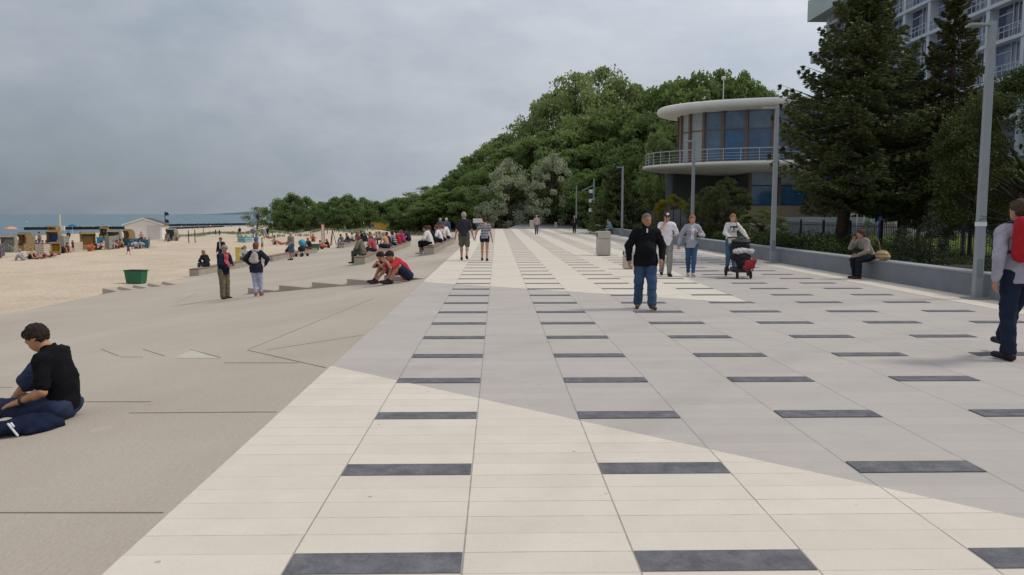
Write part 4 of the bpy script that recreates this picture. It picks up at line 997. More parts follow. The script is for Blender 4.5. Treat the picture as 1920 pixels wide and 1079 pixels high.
# easel beside it
x, y = G(624, 458, -1.2); r = empty('wooden_tripod', (x, y, -1.35), 0, 'small dark A-shaped tripod right of the orange based post', 'tripod')
mb = MB()
for a in (0, 2.1, 4.2): mb.bar((.35*math.cos(a), .35*math.sin(a), 0), (0, 0, 1.5), .05)
mb.build('tripod_frame', M_gro, r)
# yellow dumper shed
x, y = AT(714, 104, 0)[:2]; r = empty('yellow_site_box', (x, y, sandz(x, y)-.1), R(8), 'yellow site container half hidden behind the dune crest', 'container')
mb = MB(); mb.box(-1.3, 1.1, -.6, .6, .1, 1.0); mb.build('box_body', mat('yellow_paint', hexc('b38f3c'), .6, .1), r, bevel=.03)
mb = MB(); mb.box(-1.45, -.9, -.62, -.603, .5, .9); mb.build('dark_window', M_gl, r)
mb = MB(); mb.box(-1.35, 1.15, -.65, .65, 1.003, 1.08); mb.build('box_lid', mat('yellow_lid', hexc('9d7f3c'), .6, .1), r)
# white notice board
x, y, _ = AT(897, 90, 0); r = empty('notice_board', (x, y, 0-.3), 0, 'small white notice board beyond the couple holding hands', 'sign')
mb = MB(); mb.box(-.62, .62, -.03, .03, .95, 1.45); mb.build('board', M_white, r)
for s in (-.5, .5): mb = MB(); mb.box(s-.03, s+.03, .031, .08, -.2, 1.4); mb.build('sign_leg', M_gro, r)
# thin posts across the beach
posts = [(405, 448, 431, 80, 'goal'), (412, 449, 431, 80, 'dark'), (447, 451, 431, 80, 't'), (475, 450, 428, 80, 'sign'), (511, 450, 434, 80, 't'), (583, 451, 431, 80, 't'), (614, 450, 432, 85, 't'), (628, 449, 430, 85, 't'), (635, 449, 428, 85, 't'), (660, 446, 425, 85, 't'), (354, 457, 432, 0, 't'), (366, 457, 431, 0, 't'), (382, 440, 424, 0, 't'), (725, 432, 408, 0, 't'), (779, 431, 405, 0, 't')]
rel = ['left of the man in the cap', 'right of the first beach goal post', 'above the turquoise windscreen', 'carrying a purple sign', 'behind the sunbathers', 'between the long bench and dune bushes', 'just right of the orange based post', 'beside the tripod', 'right of the tripod', 'above the farthest bench', 'right of the hut', 'beyond the hut near the water', 'near the waterline', 'beside the yellow site container', 'on the dune sand, left of the white-shirted sitters']
for (px, pb, pt, _, k), rl in zip(posts, rel):
    zz = -1.45 if pb > 436 else -.6
    x, y = G(px, pb, zz); H = ZAT(pt, y)-zz
    r = empty('thin_post', (x, y, zz-.3), 0, 'thin dark post standing on the sand, '+rl, 'post', 'thin dark posts on the sand')
    mb = MB(); mb.tube([(0, 0, 0), (0, 0, H+.3)], .045 if k == 't' else .07, 6); mb.build('shaft', M_gro, r)
    if k == 'sign': mb = MB(); mb.lathe((0, 0, H), [(0, -.3), (.28, -.2), (.34, 0), (.28, .2), (0, .3)], 10); mb.build('round_sign', mat('purple_sign', hexc('6c6a8e'), .6, .1), r, True)
# gulls on the roof
M_gull = mat('gull_white', hexc('c9c9c6'), .8, .05); M_gwing = mat('gull_grey', hexc('858a90'), .8, .05)
# ================================================================ PEOPLE: signed-distance bodies meshed as one surface
V3 = lambda *a: np.array(a, float)
def smin(a, b, k):
    h = np.clip(.5+.5*(b-a)/k, 0, 1); return b+(a-b)*h-k*h*(1-h)
def prim_d(p, X, Y, Z):
    if p[0] == 'c':
        _, a, b, ra, rb, fd, ff = p
        d = b-a; L2 = max(d@d, 1e-9); px, py, pz = X-a[0], Y-a[1], Z-a[2]
        t = np.clip((px*d[0]+py*d[1]+pz*d[2])/L2, 0, 1); vx, vy, vz = px-t*d[0], py-t*d[1], pz-t*d[2]
        if fd is not None:
            s = (vx*fd[0]+vy*fd[1]+vz*fd[2])*(ff-1); vx = vx+s*fd[0]; vy = vy+s*fd[1]; vz = vz+s*fd[2]
        return np.sqrt(vx*vx+vy*vy+vz*vz)-(ra+(rb-ra)*t)
    _, c, r, M = p
    px, py, pz = X-c[0], Y-c[1], Z-c[2]
    u = (px*M[0, 0]+py*M[1, 0]+pz*M[2, 0]); v = (px*M[0, 1]+py*M[1, 1]+pz*M[2, 1]); w = (px*M[0, 2]+py*M[1, 2]+pz*M[2, 2])
    k0 = np.sqrt((u/r[0])**2+(v/r[1])**2+(w/r[2])**2)+1e-9; k1 = np.sqrt((u/r[0]**2)**2+(v/r[1]**2)**2+(w/r[2]**2)**2)+1e-9
    return k0*(k0-1)/k1
def cap(a, b, ra, rb=None, fd=None, ff=1.): return ('c', np.asarray(a, float), np.asarray(b, float), ra, ra if rb is None else rb, fd, ff)
I3 = np.eye(3)
def elp(c, r, M=I3): return ('e', np.asarray(c, float), np.asarray(r, float) if np.ndim(r) else V3(r, r, r), M)
def pb(p):
    if p[0] == 'c': r = max(p[3], p[4]); return np.minimum(p[1], p[2])-r, np.maximum(p[1], p[2])+r
    r = max(p[2]); return p[1]-r, p[1]+r
def infl(p, a):
    if p[0] == 'c': return (p[0], p[1], p[2], p[3]+a, p[4]+a, p[5], p[6])
    return ('e', p[1], p[2]+a, p[3])
def sdf(groups, h, k=.03, fold=0., carve=(), ff=1.):
    """groups: list of (prims, planes); planes (n, c) keep n.p<=c. Returns verts, quads (naive surface nets)"""
    allp = [p for g in groups for p in g[0]]
    B0 = np.min([pb(p)[0] for p in allp], 0)-2.5*h-fold; B1_ = np.max([pb(p)[1] for p in allp], 0)+2.5*h+fold
    n = np.ceil((B1_-B0)/h).astype(int)+1
    ax = [B0[i]+h*np.arange(n[i]) for i in range(3)]
    F = np.full(n, 1.0, np.float32)
    for prims, planes in groups:
        Gf = F if len(groups) == 1 else np.full(n, 1.0, np.float32)
        for p in prims:
            a, b = pb(p); m = k+2*h
            i0 = np.maximum(((a-m-B0)/h).astype(int), 0); i1 = np.minimum(np.ceil((b+m-B0)/h).astype(int)+1, n)
            sl = tuple(slice(i0[i], i1[i]) for i in range(3))
            X = ax[0][sl[0]][:, None, None]; Y = ax[1][sl[1]][None, :, None]; Z = ax[2][sl[2]][None, None, :]
            d = prim_d(p, X, Y, Z); Gf[sl] = smin(Gf[sl], d, k)
        for nn_, c in planes:
            pl = ax[0][:, None, None]*nn_[0]+ax[1][None, :, None]*nn_[1]+ax[2][None, None, :]*nn_[2]-c
            np.maximum(Gf, pl, out=Gf)
        if len(groups) > 1: F = smin(F, Gf, k*.6).astype(np.float32)
    for p in carve:
        X = ax[0][:, None, None]; Y = ax[1][None, :, None]; Z = ax[2][None, None, :]
        F = np.maximum(F, -prim_d(p, X, Y, Z))
    if fold:
        X = ax[0][:, None, None]; Y = ax[1][None, :, None]; Z = ax[2][None, None, :]
        q = ff; F = F+fold*(np.sin((X*27+Z*17)*q+2*np.sin((Y*23+Z*9)*q))*.5+np.sin((Z*47+Y*27)*q+1.5*np.sin(X*19*q))*.4+np.sin((Z*70-X*52+Y*40)*q+2*np.sin(Z*33*q))*.45)*(F < .1)
    s = F < 0
    nx, ny, nz = [q-1 for q in F.shape]
    cnt = np.zeros((nx, ny, nz), np.int8)
    for a in (0, 1):
        for b in (0, 1):
            for c in (0, 1): cnt += s[a:nx+a, b:ny+b, c:nz+c]
    act = (cnt > 0) & (cnt < 8); idx = -np.ones(act.shape, np.int64); I = np.argwhere(act); idx[act] = np.arange(len(I))
    S = np.zeros((len(I), 3)); K = np.zeros(len(I))
    for axis in range(3):
        o = [q for q in range(3) if q != axis]
        for a in (0, 1):
            for b in (0, 1):
                c0 = I.copy(); c0[:, o[0]] += a; c0[:, o[1]] += b; c1 = c0.copy(); c1[:, axis] += 1
                f0 = F[tuple(c0.T)]; f1 = F[tuple(c1.T)]; cr_ = (f0 < 0) != (f1 < 0)
                t = np.where(cr_, f0/np.where(cr_, f0-f1, 1), 0)
                q = c0.astype(float); q[:, axis] += t; S += q*cr_[:, None]; K += cr_
    V = B0+h*S/np.maximum(K, 1)[:, None]
    Q = []
    for axis in range(3):
        u, v = (axis+1) % 3, (axis+2) % 3
        sh = [slice(1, -1)]*3; sh[axis] = slice(0, F.shape[axis]-1)
        a = s[tuple(sh)]; sh2 = list(sh); sh2[axis] = slice(1, F.shape[axis]); b = s[tuple(sh2)]
        E_ = np.argwhere(a != b); off = np.array([1, 1, 1]); off[axis] = 0; E_ = E_+off
        fl_ = s[tuple(E_.T)]
        def cell(du, dv):
            c = E_.copy(); c[:, u] -= du; c[:, v] -= dv; return idx[tuple(c.T)]
        q = np.stack([cell(1, 1), cell(0, 1), cell(0, 0), cell(1, 0)], 1); q[~fl_] = q[~fl_][:, ::-1]; Q.append(q)
    Q = np.concatenate(Q); Q = Q[(Q >= 0).all(1)]
    return V, Q
def nrm(v): return v/(np.linalg.norm(v)+1e-9)
def rotx(a): c, s = math.cos(a), math.sin(a); return np.array([[1, 0, 0], [0, c, -s], [0, s, c]])
def roty(a): c, s = math.cos(a), math.sin(a); return np.array([[c, 0, s], [0, 1, 0], [-s, 0, c]])
def rotz(a): c, s = math.cos(a), math.sin(a); return np.array([[c, -s, 0], [s, c, 0], [0, 0, 1]])
def ik(a, t, l1, l2, pole):
    d = t-a; L_ = np.linalg.norm(d); m = (l1+l2)*.998
    if L_ > m: t = a+d/L_*m; d = t-a; L_ = m
    L_ = max(L_, abs(l1-l2)+.02); u = d/(np.linalg.norm(d)+1e-9); x = (l1*l1-l2*l2+L_*L_)/(2*L_); y = math.sqrt(max(l1*l1-x*x, 0))
    p = pole-(pole@u)*u; return a+u*x+nrm(p)*y, t
def rig(o):
    """pose -> joints. Local frame: +y forward, +x the person's right, z up, height 1.75"""
    g = o.get; J = {}; P0 = V3(*g('pel', (0, 0, .94)))
    M1 = rotz(R(g('twist', 0)*.3))@roty(R(g('side', 0)))@rotx(-R(g('lean', 2)))
    M2 = rotz(R(g('twist', 0)))@roty(R(g('side', 0)))@rotx(-R(g('lean2', g('lean', 2)+2)))
    U1, U2 = M1[:, 2], M2[:, 2]; S1, S2 = M1[:, 0], M2[:, 0]
    J['P'] = P0; J['mid'] = P0+.22*U1; J['NB'] = J['mid']+.295*U2; J['U1'], J['U2'], J['F1'], J['F2'], J['S1'], J['S2'] = U1, U2, M1[:, 1], M2[:, 1], S1, S2
    sw = g('sw', .165 if not g('fem') else .15)
    J['chest'] = J['mid']+.15*U2
    MN = rotz(R(g('hyaw', 0)*.5+g('twist', 0)))@rotx(-R(g('neck', g('lean2', g('lean', 2)+2)*.5)))
    J['HC'] = J['NB']+.135*MN[:, 2]+.02*MN[:, 1]
    J['HM'] = rotz(R(g('hyaw', 0)+g('twist', 0)))@roty(R(g('htilt', 0)))@rotx(-R(g('hpitch', 0)))
    for s, n in ((-1, 'l'), (1, 'r')):
        sh = J['mid']+.222*U2+s*sw*S2+.0*U2; J['sh'+n] = sh
        t = V3(*g('hand_'+n, (s*.25, .05, .88)))
        J['el'+n], J['wr'+n] = ik(sh, t, .285, .255, V3(*g('epole_'+n, (s*.5, -1, -.2))))
        hp = P0+s*.088*S1-.015*U1; J['hp'+n] = hp
        t = V3(*g('foot_'+n, (s*.10, 0, .085)))
        J['kn'+n], J['an'+n] = ik(hp, t, .425, .415, V3(*g('kpole_'+n, (s*.12, 1, .15))))
        fa = nrm(V3(*g('toe_'+n, (s*.12, 1, -.02)))); J['toe'+n] = J['an'+n]+fa*.165+V3(0, 0, -.045)*(1 if abs(fa[2]) < .4 else 0); J['fa'+n] = fa
        J['hd'+n] = nrm(V3(*g('hdir_'+n, tuple(J['wr'+n]-J['el'+n]))))
    return J
def body_prims(J, o, thin=1.0):
    gi = o.get('girth', 1.); fem = o.get('fem', False); B = {}
    wch = (.148 if not fem else .132)*gi; ww = (.135 if not fem else .112)*gi; wp = (.142 if not fem else .15)*gi
    F1, F2 = J['F1'], J['F2']
    B['torso'] = [cap(J['P']+J['U1']*.02, J['mid'], wp*thin, ww*thin, F1, 1.38), cap(J['mid'], J['chest']+J['U2']*.03, ww*thin, wch*thin, F2, 1.42),
                  cap(J['shl']*.84+J['shr']*.16-J['U2']*.015, J['shr']*.84+J['shl']*.16-J['U2']*.015, .060*gi*thin),
                  cap(J['shl']*.7+J['NB']*.3-J['U2']*.0, J['NB']+J['U2']*.005, .042*thin, .050*thin), cap(J['shr']*.7+J['NB']*.3-J['U2']*.0, J['NB']+J['U2']*.005, .042*thin, .050*thin)]
    if o.get('belly'): B['torso'].append(elp(J['mid']*.6+J['P']*.4+F1*.05*gi, (.125*gi, .125*o['belly'], .15), np.stack([J['S1'], F1, J['U1']], 1)))
    if fem:
        for s in (-1, 1): B['torso'].append(elp(J['chest']+F2*.075-J['U2']*.035+s*.062*J['S2'], .058*thin))
    B['neck'] = [cap(J['NB']-J['U2']*.05, J['HC']-J['HM'][:, 2]*.03, .052 if not fem else .044, .048 if not fem else .040)]
    HM = J['HM']; hx_, hy, hz_ = HM[:, 0], HM[:, 1], HM[:, 2]; C = J['HC']
    B['head'] = [elp(C+hz_*.022-hy*.008, (.078, .096, .094), HM), elp(C-hz_*.037+hy*.023, (.060, .070, .075), HM), cap(C-hz_*.078+hy*.055, C-hz_*.07+hy*.06, .026)]
    if o.get('h', .02) < .025:
        B['head'] += [cap(C+hz_*.008+hy*.080, C-hz_*.026+hy*.098, .008, .014), elp(C+hx_*.073-hz_*.005-hy*.01, (.010, .018, .028), HM), elp(C-hx_*.073-hz_*.005-hy*.01, (.010, .018, .028), HM),
                      cap(C+hz_*.022-hx_*.03+hy*.078, C+hz_*.022+hx_*.03+hy*.078, .010), cap(C-hz_*.052-hx_*.012+hy*.080, C-hz_*.052+hx_*.012+hy*.080, .011)]
    for n in 'lr':
        B['ua'+n] = [cap(J['sh'+n], J['el'+n], .050*gi*thin, .038*thin*gi**.5)]
        B['fa'+n] = [cap(J['el'+n], J['wr'+n], .039*gi**.5, .025), elp(J['el'+n]*.68+J['wr'+n]*.32, .040*gi**.5)]
        d = J['hd'+n]
        B['hand'+n] = [cap(J['wr'+n], J['wr'+n]+d*.10, .030, .026)]
        B['th'+n] = [cap(J['hp'+n], J['kn'+n], (.085 if not fem else .09)*gi*thin, .056*gi**.5)]
        c = J['kn'+n]*.68+J['an'+n]*.32; bk = nrm(np.cross(J['S1'], J['an'+n]-J['kn'+n]))
        bk = bk if (bk@J['fa'+n]) < 0 else -bk
        B['sn'+n] = [cap(J['kn'+n], J['an'+n], .052*gi**.5, .036), elp(c+bk*.014, .056*gi**.5)]
        B['ft'+n] = [cap(J['an'+n]-J['fa'+n]*.035+V3(0, 0, -.04), J['toe'+n], .035, .028)]
    return B
def fine_hand(J, n, s, curl=.5, spread=.012):
    """palm and five separate bent fingers"""
    w, d = J['wr'+n], J['hd'+n]; pn = J.get('pn'+n)
    if pn is None: pn = J['S1']*(1 if n == 'r' else -1)+J['F1']*.25
    pn = nrm(pn-(pn@d)*d); side = nrm(np.cross(pn, d) if n == 'r' else np.cross(d, pn)); s = 1      # side: towards the thumb
    P = [cap(w-d*.03, w+d*.02, .026, .027), cap(w+d*.02-side*.018, w+d*.075-side*.024, .017, .016), cap(w+d*.02+side*.018, w+d*.075+side*.024, .017, .016), cap(w+d*.02, w+d*.08, .020, .017)]
    for i, L_ in enumerate((.070, .080, .074, .058)):
        b = w+d*.080+side*((1.5-i)*.0185); f1 = nrm(d-pn*curl*.5+side*(1.5-i)*.05); f2 = nrm(d-pn*curl*1.3); f3 = nrm(d-pn*curl*2.2)
        p1 = b+f1*L_*.45; p2 = p1+f2*L_*.32; p3 = p2+f3*L_*.26; P += [cap(b, p1, .0095, .0088), cap(p1, p2, .0088, .008), cap(p2, p3, .008, .007)]
    tb = w+d*.03+side*s*.026; t1 = tb+nrm(d*.7+side*s*.8-pn*.3)*.038; t2 = t1+nrm(d+side*s*.3-pn*.4)*.03
    P += [cap(tb, t1, .012, .011), cap(t1, t2, .0105, .009)]
    return sdf([(P, [])], .0058, .007)
def part(name, V, Q, S, m, parent):
    if len(V) == 0: return None
    return link(name, npmesh(name, V*S, Q), m, parent, True)
def ellm(c, r, M, nu=10, nv=7):
    vs = []; fs = []
    for i in range(nv+1):
        th = math.pi*i/nv
        for j in range(nu):
            ph = 2*math.pi*j/nu; vs.append(c+M@(V3(math.sin(th)*math.cos(ph), math.sin(th)*math.sin(ph), math.cos(th))*r))
    for i in range(nv):
        for j in range(nu): fs.append((i*nu+j, (i+1)*nu+j, (i+1)*nu+(j+1) % nu, i*nu+(j+1) % nu))
    return np.array(vs), np.array(fs)
NPEOPLE = [0]
def person(loc, head, H, o, label, group=None):
    """o: pose and outfit. head: heading in degrees, 0 looks along +Y, 90 to the left, 180 at the camera"""
    h = o.get('h', .018)/(H/1.75)*1.0; J = rig(o); J.update({k: V3(*v) for k, v in o.get('J', {}).items()}); S = H/1.75; g = o.get
    thin = .86; B = body_prims(J, o, thin if g('top') else 1.0); BF = body_prims(J, o, 1.0)
    near = g('fine', False)
    grp = [([p for k, v in B.items() for p in v if not (near and k.startswith('hand'))], [])]
    V, Q = sdf(grp, h, .026)
    if near:
        for n, s in (('l', 1), ('r', -1)):
            V2, Q2 = fine_hand(J, n, s*g('thumb_'+n, 1), g('curl_'+n, .45)); Q = np.concatenate([Q, Q2+len(V)]); V = np.concatenate([V, V2])
    SK = skin(g('skin', 'b98a70'))
    body = part('person', V, Q, S, SK, None); body.location = loc; body.rotation_euler = (0, 0, R(head)); tag(body, label, 'person', group)
    fold = .0075 if h < .02 else .009
    def sleeve(frac, a):
        P = []
        for n in 'lr':
            e = J['sh'+n]+(J['el'+n]-J['sh'+n])*min(1, frac/.5); P.append(infl(cap(J['sh'+n], e, .050*BFg, .050*BFg-.012*min(1, frac/.5)), a))
            if frac > .5:
                w = J['el'+n]+(J['wr'+n]-J['el'+n])*(frac-.5)/.5; P.append(infl(cap(J['el'+n], w, .040, .040-.014*(frac-.5)/.5), a*.9))
        return P
    BFg = g('girth', 1.)
    t = g('top')
    if t:
        a = t.get('infl', .016)+max(0, h-.018)*.35
        hem = t.get('hem', .02); T = [infl(p, a) for p in BF['torso']]
        if hem > .02: T += [infl(cap(J['P'], J['P']-J['U1']*hem, .142*BFg, .150*BFg, J['F1'], 1.30), a)]
        if t.get('hips'): T += [infl(p, a) for n in 'lr' for p in [cap(J['hp'+n], J['hp'+n]*.75+J['kn'+n]*.25, .085*BFg)]]
        U1 = J['U1']; pl = [(-U1, -(J['P']@U1)+hem+.03)]
        nk = t.get('neck', .0); U2 = J['U2']; pl.append((U2, (J['NB']@U2)+.005+nk))
        if t.get('bare'): pl.append((U2, (J['shl']@U2)-.02))
        gr = [(T, pl)]
        if t.get('sleeve', .45) > 0: gr.append((sleeve(t['sleeve'] if 'sleeve' in t else .45, a), []))
        if t.get('collar'): gr.append(([cap(J['NB']-J['U2']*.03, J['NB']+J['U2']*t['collar'], .078, .070)], [(U2, (J['NB']@U2)+t['collar'])]))
        V, Q = sdf(gr, h, .03, fold); part(t.get('name', 'shirt'), V, Q, S, t.get('mat') or cloth(t['col']), body)
        if t.get('hood'):
            c = J['NB']-J['F2']*.075-J['U2']*.015
            V, Q = sdf([([cap(c-J['S2']*.07, c+J['S2']*.07, .045), cap(c-J['S2']*.10+J['F2']*.06, c-J['S2']*.07, .032), cap(c+J['S2']*.10+J['F2']*.06, c+J['S2']*.07, .032)], [])], h, .03, fold); part('hood', V, Q, S, cloth(t['hood']), body)
        if t.get('inner'):   # pale shirt showing in the open front
            V, Q = sdf([([infl(p, a+.006) for p in BF['torso']], [(J['S2'], (J['NB']@J['S2'])+t.get('iw', .045)), (-J['S2'], -(J['NB']@J['S2'])+t.get('iw', .045)), (-J['F2'], -(J['chest']@J['F2'])-.02), (U2, (J['NB']@U2)-.0), (-U2, -(J['mid']@U2)+.12)])], h, .03); part('undershirt', V, Q, S, cloth(t['inner']), body)
    b = g('bottom')
    if b:
        a = b.get('infl', .016)+max(0, h-.018)*.35; ln = b.get('len', .97); P = [infl(p, a*.8) for p in BF['torso'][:1]]; Lg = []
        for n in 'lr':
            k = J['hp'+n]+(J['kn'+n]-J['hp'+n])*min(1, ln/.5); Lg.append(infl(cap(J['hp'+n], k, .085*BFg, .085*BFg-.027*min(1, ln/.5)), a))
            if ln > .5:
                w = J['kn'+n]+(J['an'+n]-J['kn'+n])*(ln-.5)/.5; Lg.append(infl(cap(J['kn'+n], w, .058, b.get('cuff', .046)), a)); Lg.append(infl(elp(J['kn'+n]*.7+J['an'+n]*.3, .058), a*.9))
        V, Q = sdf([(P, [(J['U1'], (J['P']@J['U1'])+b.get('waist', .09))]), (Lg, [])], h, .028, fold); part(b.get('name', 'trousers'), V, Q, S, b.get('mat') or cloth(b['col']), body)
    sh = g('shoes')
    if sh:
        for n in 'lr':
            f = J['fa'+n]; an = J['an'+n]; V, Q = sdf([([cap(an-f*.045+V3(0, 0, -.042), J['toe'+n]+f*.012, .043, .036), cap(an+V3(0, 0, -.03), an+V3(0, 0, .0 if not g('boots') else .05), .046)], [(V3(0, 0, -1), -(min(an[2], J['toe'+n][2]+.05)-.085))])], min(h, .03), .02)
            part('shoe', V, Q, S, cloth(sh, .6), body)
    HM, C = J['HM'], J['HC']; hx_, hy, hz_ = HM[:, 0], HM[:, 1], HM[:, 2]; ha = g('hair'); hh = (.0085 if g('fine') else min(h, .014)) if h < .025 else h*.8
    if ha:
        stl, col = ha; e = .006 if stl == 'buzz' else .014
        if h > .025: e += .008
        sk = [elp(C+hz_*.026-hy*.012, (.077+e, .096+e, .094+e), HM)]; n_ = nrm(hy*.78-hz_*.62); pl = [(n_, (C+hy*.052+hz_*.04)@n_), (-hz_, -(C@hz_)+.062)]
        gr = [(sk, pl)]
        if stl in ('long', 'bob', 'pony', 'bun', 'side'):
            e2 = .012; gr[0] = (sk, [(n_, (C+hy*.060+hz_*.04)@n_), (-hz_, -(C@hz_)+.09)])
        if stl == 'long': gr.append(([cap(C-hy*.05+hz_*.02, C-hy*.085-hz_*.20, .072, .060, hy, 1.3)], []))
        if stl == 'bob': gr.append(([cap(C-hy*.03+hz_*.02, C-hy*.03-hz_*.07, .086, .080)], [(n_, (C+hy*.045+hz_*.04)@n_)]))
        if stl == 'bun': gr.append(([elp(C-hy*.09+hz_*.085, .042)], []))
        if stl == 'pony': gr.append(([cap(C-hy*.10+hz_*.05, C-hy*.14-hz_*.12, .030, .018)], []))
        if stl == 'side': gr.append(([cap(C-hy*.03-hz_*.03-hx_*.075, C+hy*.07-hz_*.22-hx_*.10, .038, .022)], []))
        cv = []
        if stl in ('short', 'buzz') and h < .025:
            cv = [elp(C+s_*hx_*.088-hz_*.035+hy*.010, (.035, .026, .045), HM) for s_ in (-1, 1)]
            if stl == 'short': gr.append(([elp(C+hz_*.085+hy*.035, (.062, .060, .035), HM)], []))
        V, Q = sdf(gr, hh, .015, .006 if stl != 'buzz' else .002, cv, 4.5); part('hair', V, Q, S, mat('hair_'+col, hexc(col), .7, .25, 40, .5, 120, spec=.25), body)
    if g('cap'):
        V, Q = sdf([([elp(C+hz_*.032-hy*.006, (.088, .104, .098), HM)], [(-hz_, -(C@hz_)-.035)]), ([elp(C+hz_*.045+hy*.11, (.062, .062, .010), HM)], [])], hh, .012); cp = part('cap', V, Q, S, cloth(g('cap')), body)
        if g('cap2'): V, Q = sdf([([elp(C+hz_*.075+hy*.055, (.045, .050, .045), HM)], [])], hh, .01); part('cap_badge', V, Q, S, cloth(g('cap2')), body)
    if g('face'):
        for s in (-1, 1):
            if g('glasses'): v, q = ellm(C+hx_*s*.032+hy*.088+hz_*.008, V3(.027, .010, .018), HM); part('sunglasses', v, q, S, mat('dark_lens', (.02, .02, .025), .15, 0, spec=.6), body)
            else:
                v, q = ellm(C+hx_*s*.031+hy*.078+hz_*.004, V3(.013, .010, .0065), HM); part('eye', v, q, S, mat('eye_dark', (.05, .035, .03), .3, 0), body)
            v, q = ellm(C+hx_*s*.031+hy*.084+hz_*.026, V3(.019, .007, .0045), HM); part('eyebrow', v, q, S, mat('brow', hexc('4d3a30'), .8, 0), body)
        v, q = ellm(C+hy*.0845-hz_*.052, V3(.023, .009, .0055), HM); part('mouth', v, q, S, mat('lips', hexc('8f5148'), .6, 0), body)
    NPEOPLE[0] += 1
    return body, J, S
def w2(body, p, S):
    """local pose point -> world"""
    a = body.rotation_euler.z; x, y = p[0]*S, p[1]*S; return Vector((body.location.x+x*math.cos(a)-y*math.sin(a), body.location.y+x*math.sin(a)+y*math.cos(a), body.location.z+p[2]*S))
def thing_sdf(name, loc, rz, label, cat, parts, group=None):
    """parts: list of (name, groups, h, k, fold, material)"""
    r = empty(name, loc, R(rz), label, cat, group)
    for nm, gr, h, k, fo, m in parts:
        V, Q = sdf(gr, h, k, fo); link(nm, npmesh(nm, V, Q), m, r, True)
    return r
# ================================================================ THE PEOPLE
def stand(px, pf, ph, z=None):
    if z is None and px < 800: x, y, zz = GT(px, pf)
    else: zz = z or 0; x, y = G(px, pf, zz)
    H = (ZAT(ph, y)-zz)/1.0
    return (x, y, zz), H
T_ = lambda col, **k: dict(col=col, **k)
# --- man in the black fleece
loc, H = stand(1209, 579.5, 396); print('H fleece', H)
b1 = person(loc, 176, H*1.005, dict(h=.0125, fine=True, face=True, girth=1.14, belly=1.1, sw=.17, pel=(0, 0, .93), lean=1, lean2=4, hyaw=18, hpitch=4, skin='a87558',
    foot_l=(-.10, .20, .085), foot_r=(.11, -.12, .10), toe_l=(-.2, 1, -.02), toe_r=(.2, 1, -.12), hand_r=(.30, .07, .88), hand_l=(-.27, .10, .90), epole_l=(-.8, -1, 0), epole_r=(.9, -.8, 0), curl_r=.6,
    top=T_('17181b', sleeve=.97, hem=.13, infl=.026, collar=.075, hips=True, name='fleece_jacket'), bottom=T_('3b506a', infl=.020, cuff=.062, name='jeans'), shoes='5b4638', hair=('buzz', '6c645e'), J={}),
    'stocky man in black fleece jacket and blue jeans walking towards the camera')
mb = MB(); J = b1[1]; c = J['NB']+J['F2']*.125-J['U2']*.06; mb.box(c[0]-.012, c[0]+.012, c[1]-.0, c[1]+.03, c[2]-.04, c[2]+.03); z_ = mb.build('zip_pull', M_white, b1[0])
# --- man with cap, hand at his face
loc, H = stand(1248, 518.5, 396); print('H cap', H)
b2 = person(loc, 178, H, dict(h=.014, fine=True, face=True, glasses=True, girth=1.02, pel=(0, 0, .94), lean=2, foot_l=(-.07, .12, .085), foot_r=(.09, -.14, .11), skin='bb8a70', hpitch=8,
    hand_r=(.09, .17, 1.42), epole_r=(.8, .2, -1), hdir_r=(-.3, -.15, .95), hand_l=(-.34, .04, .88), epole_l=(-.9, -.7, 0),
    top=T_('dcd8e0', sleeve=.42, hem=.07, infl=.022, name='tshirt'), bottom=T_('8b8882', infl=.018, name='jogging_trousers', cuff=.045), shoes='26242a', hair=('short', '3a322c'), cap='23283a', cap2='d8d8da'),
    'man in white t-shirt and dark cap rubbing his face, holding a woman\'s hand')
mb = MB(); w_ = b2[1]['wrl']*.92+b2[1]['ell']*.08; mb.tube([tuple((w_-b2[1]['hdl']*.012)*b2[2]), tuple((w_+b2[1]['hdl']*.012)*b2[2])], .034, 10); mb.build('wristband', M_blk, b2[0])
# --- woman in grey hoodie
loc, H = stand(1295, 519, 401)
b3 = person(loc, 176, H, dict(h=.014, fine=True, face=True, fem=True, pel=(0, 0, .94), lean=3, foot_l=(-.03, .15, .085), foot_r=(.05, -.12, .10), skin='b98c78', hpitch=6, hyaw=4,
    hand_r=(.36, .05, .90), epole_r=(.9, -.7, 0), hand_l=(-.19, .27, 1.16), epole_l=(-.6, -.8, -.4), hdir_l=(.35, .8, .2),
    top=T_('9c9ba6', sleeve=.97, hem=.10, infl=.028, hood='8f8e99', inner='d2ced6', name='hooded_jacket'), bottom=T_('3a5675', infl=.012, name='jeans', cuff=.036), shoes='b8a8ae', hair=('bob', '8b6548')),
    'woman in pale grey hooded jacket and jeans walking beside the capped man')
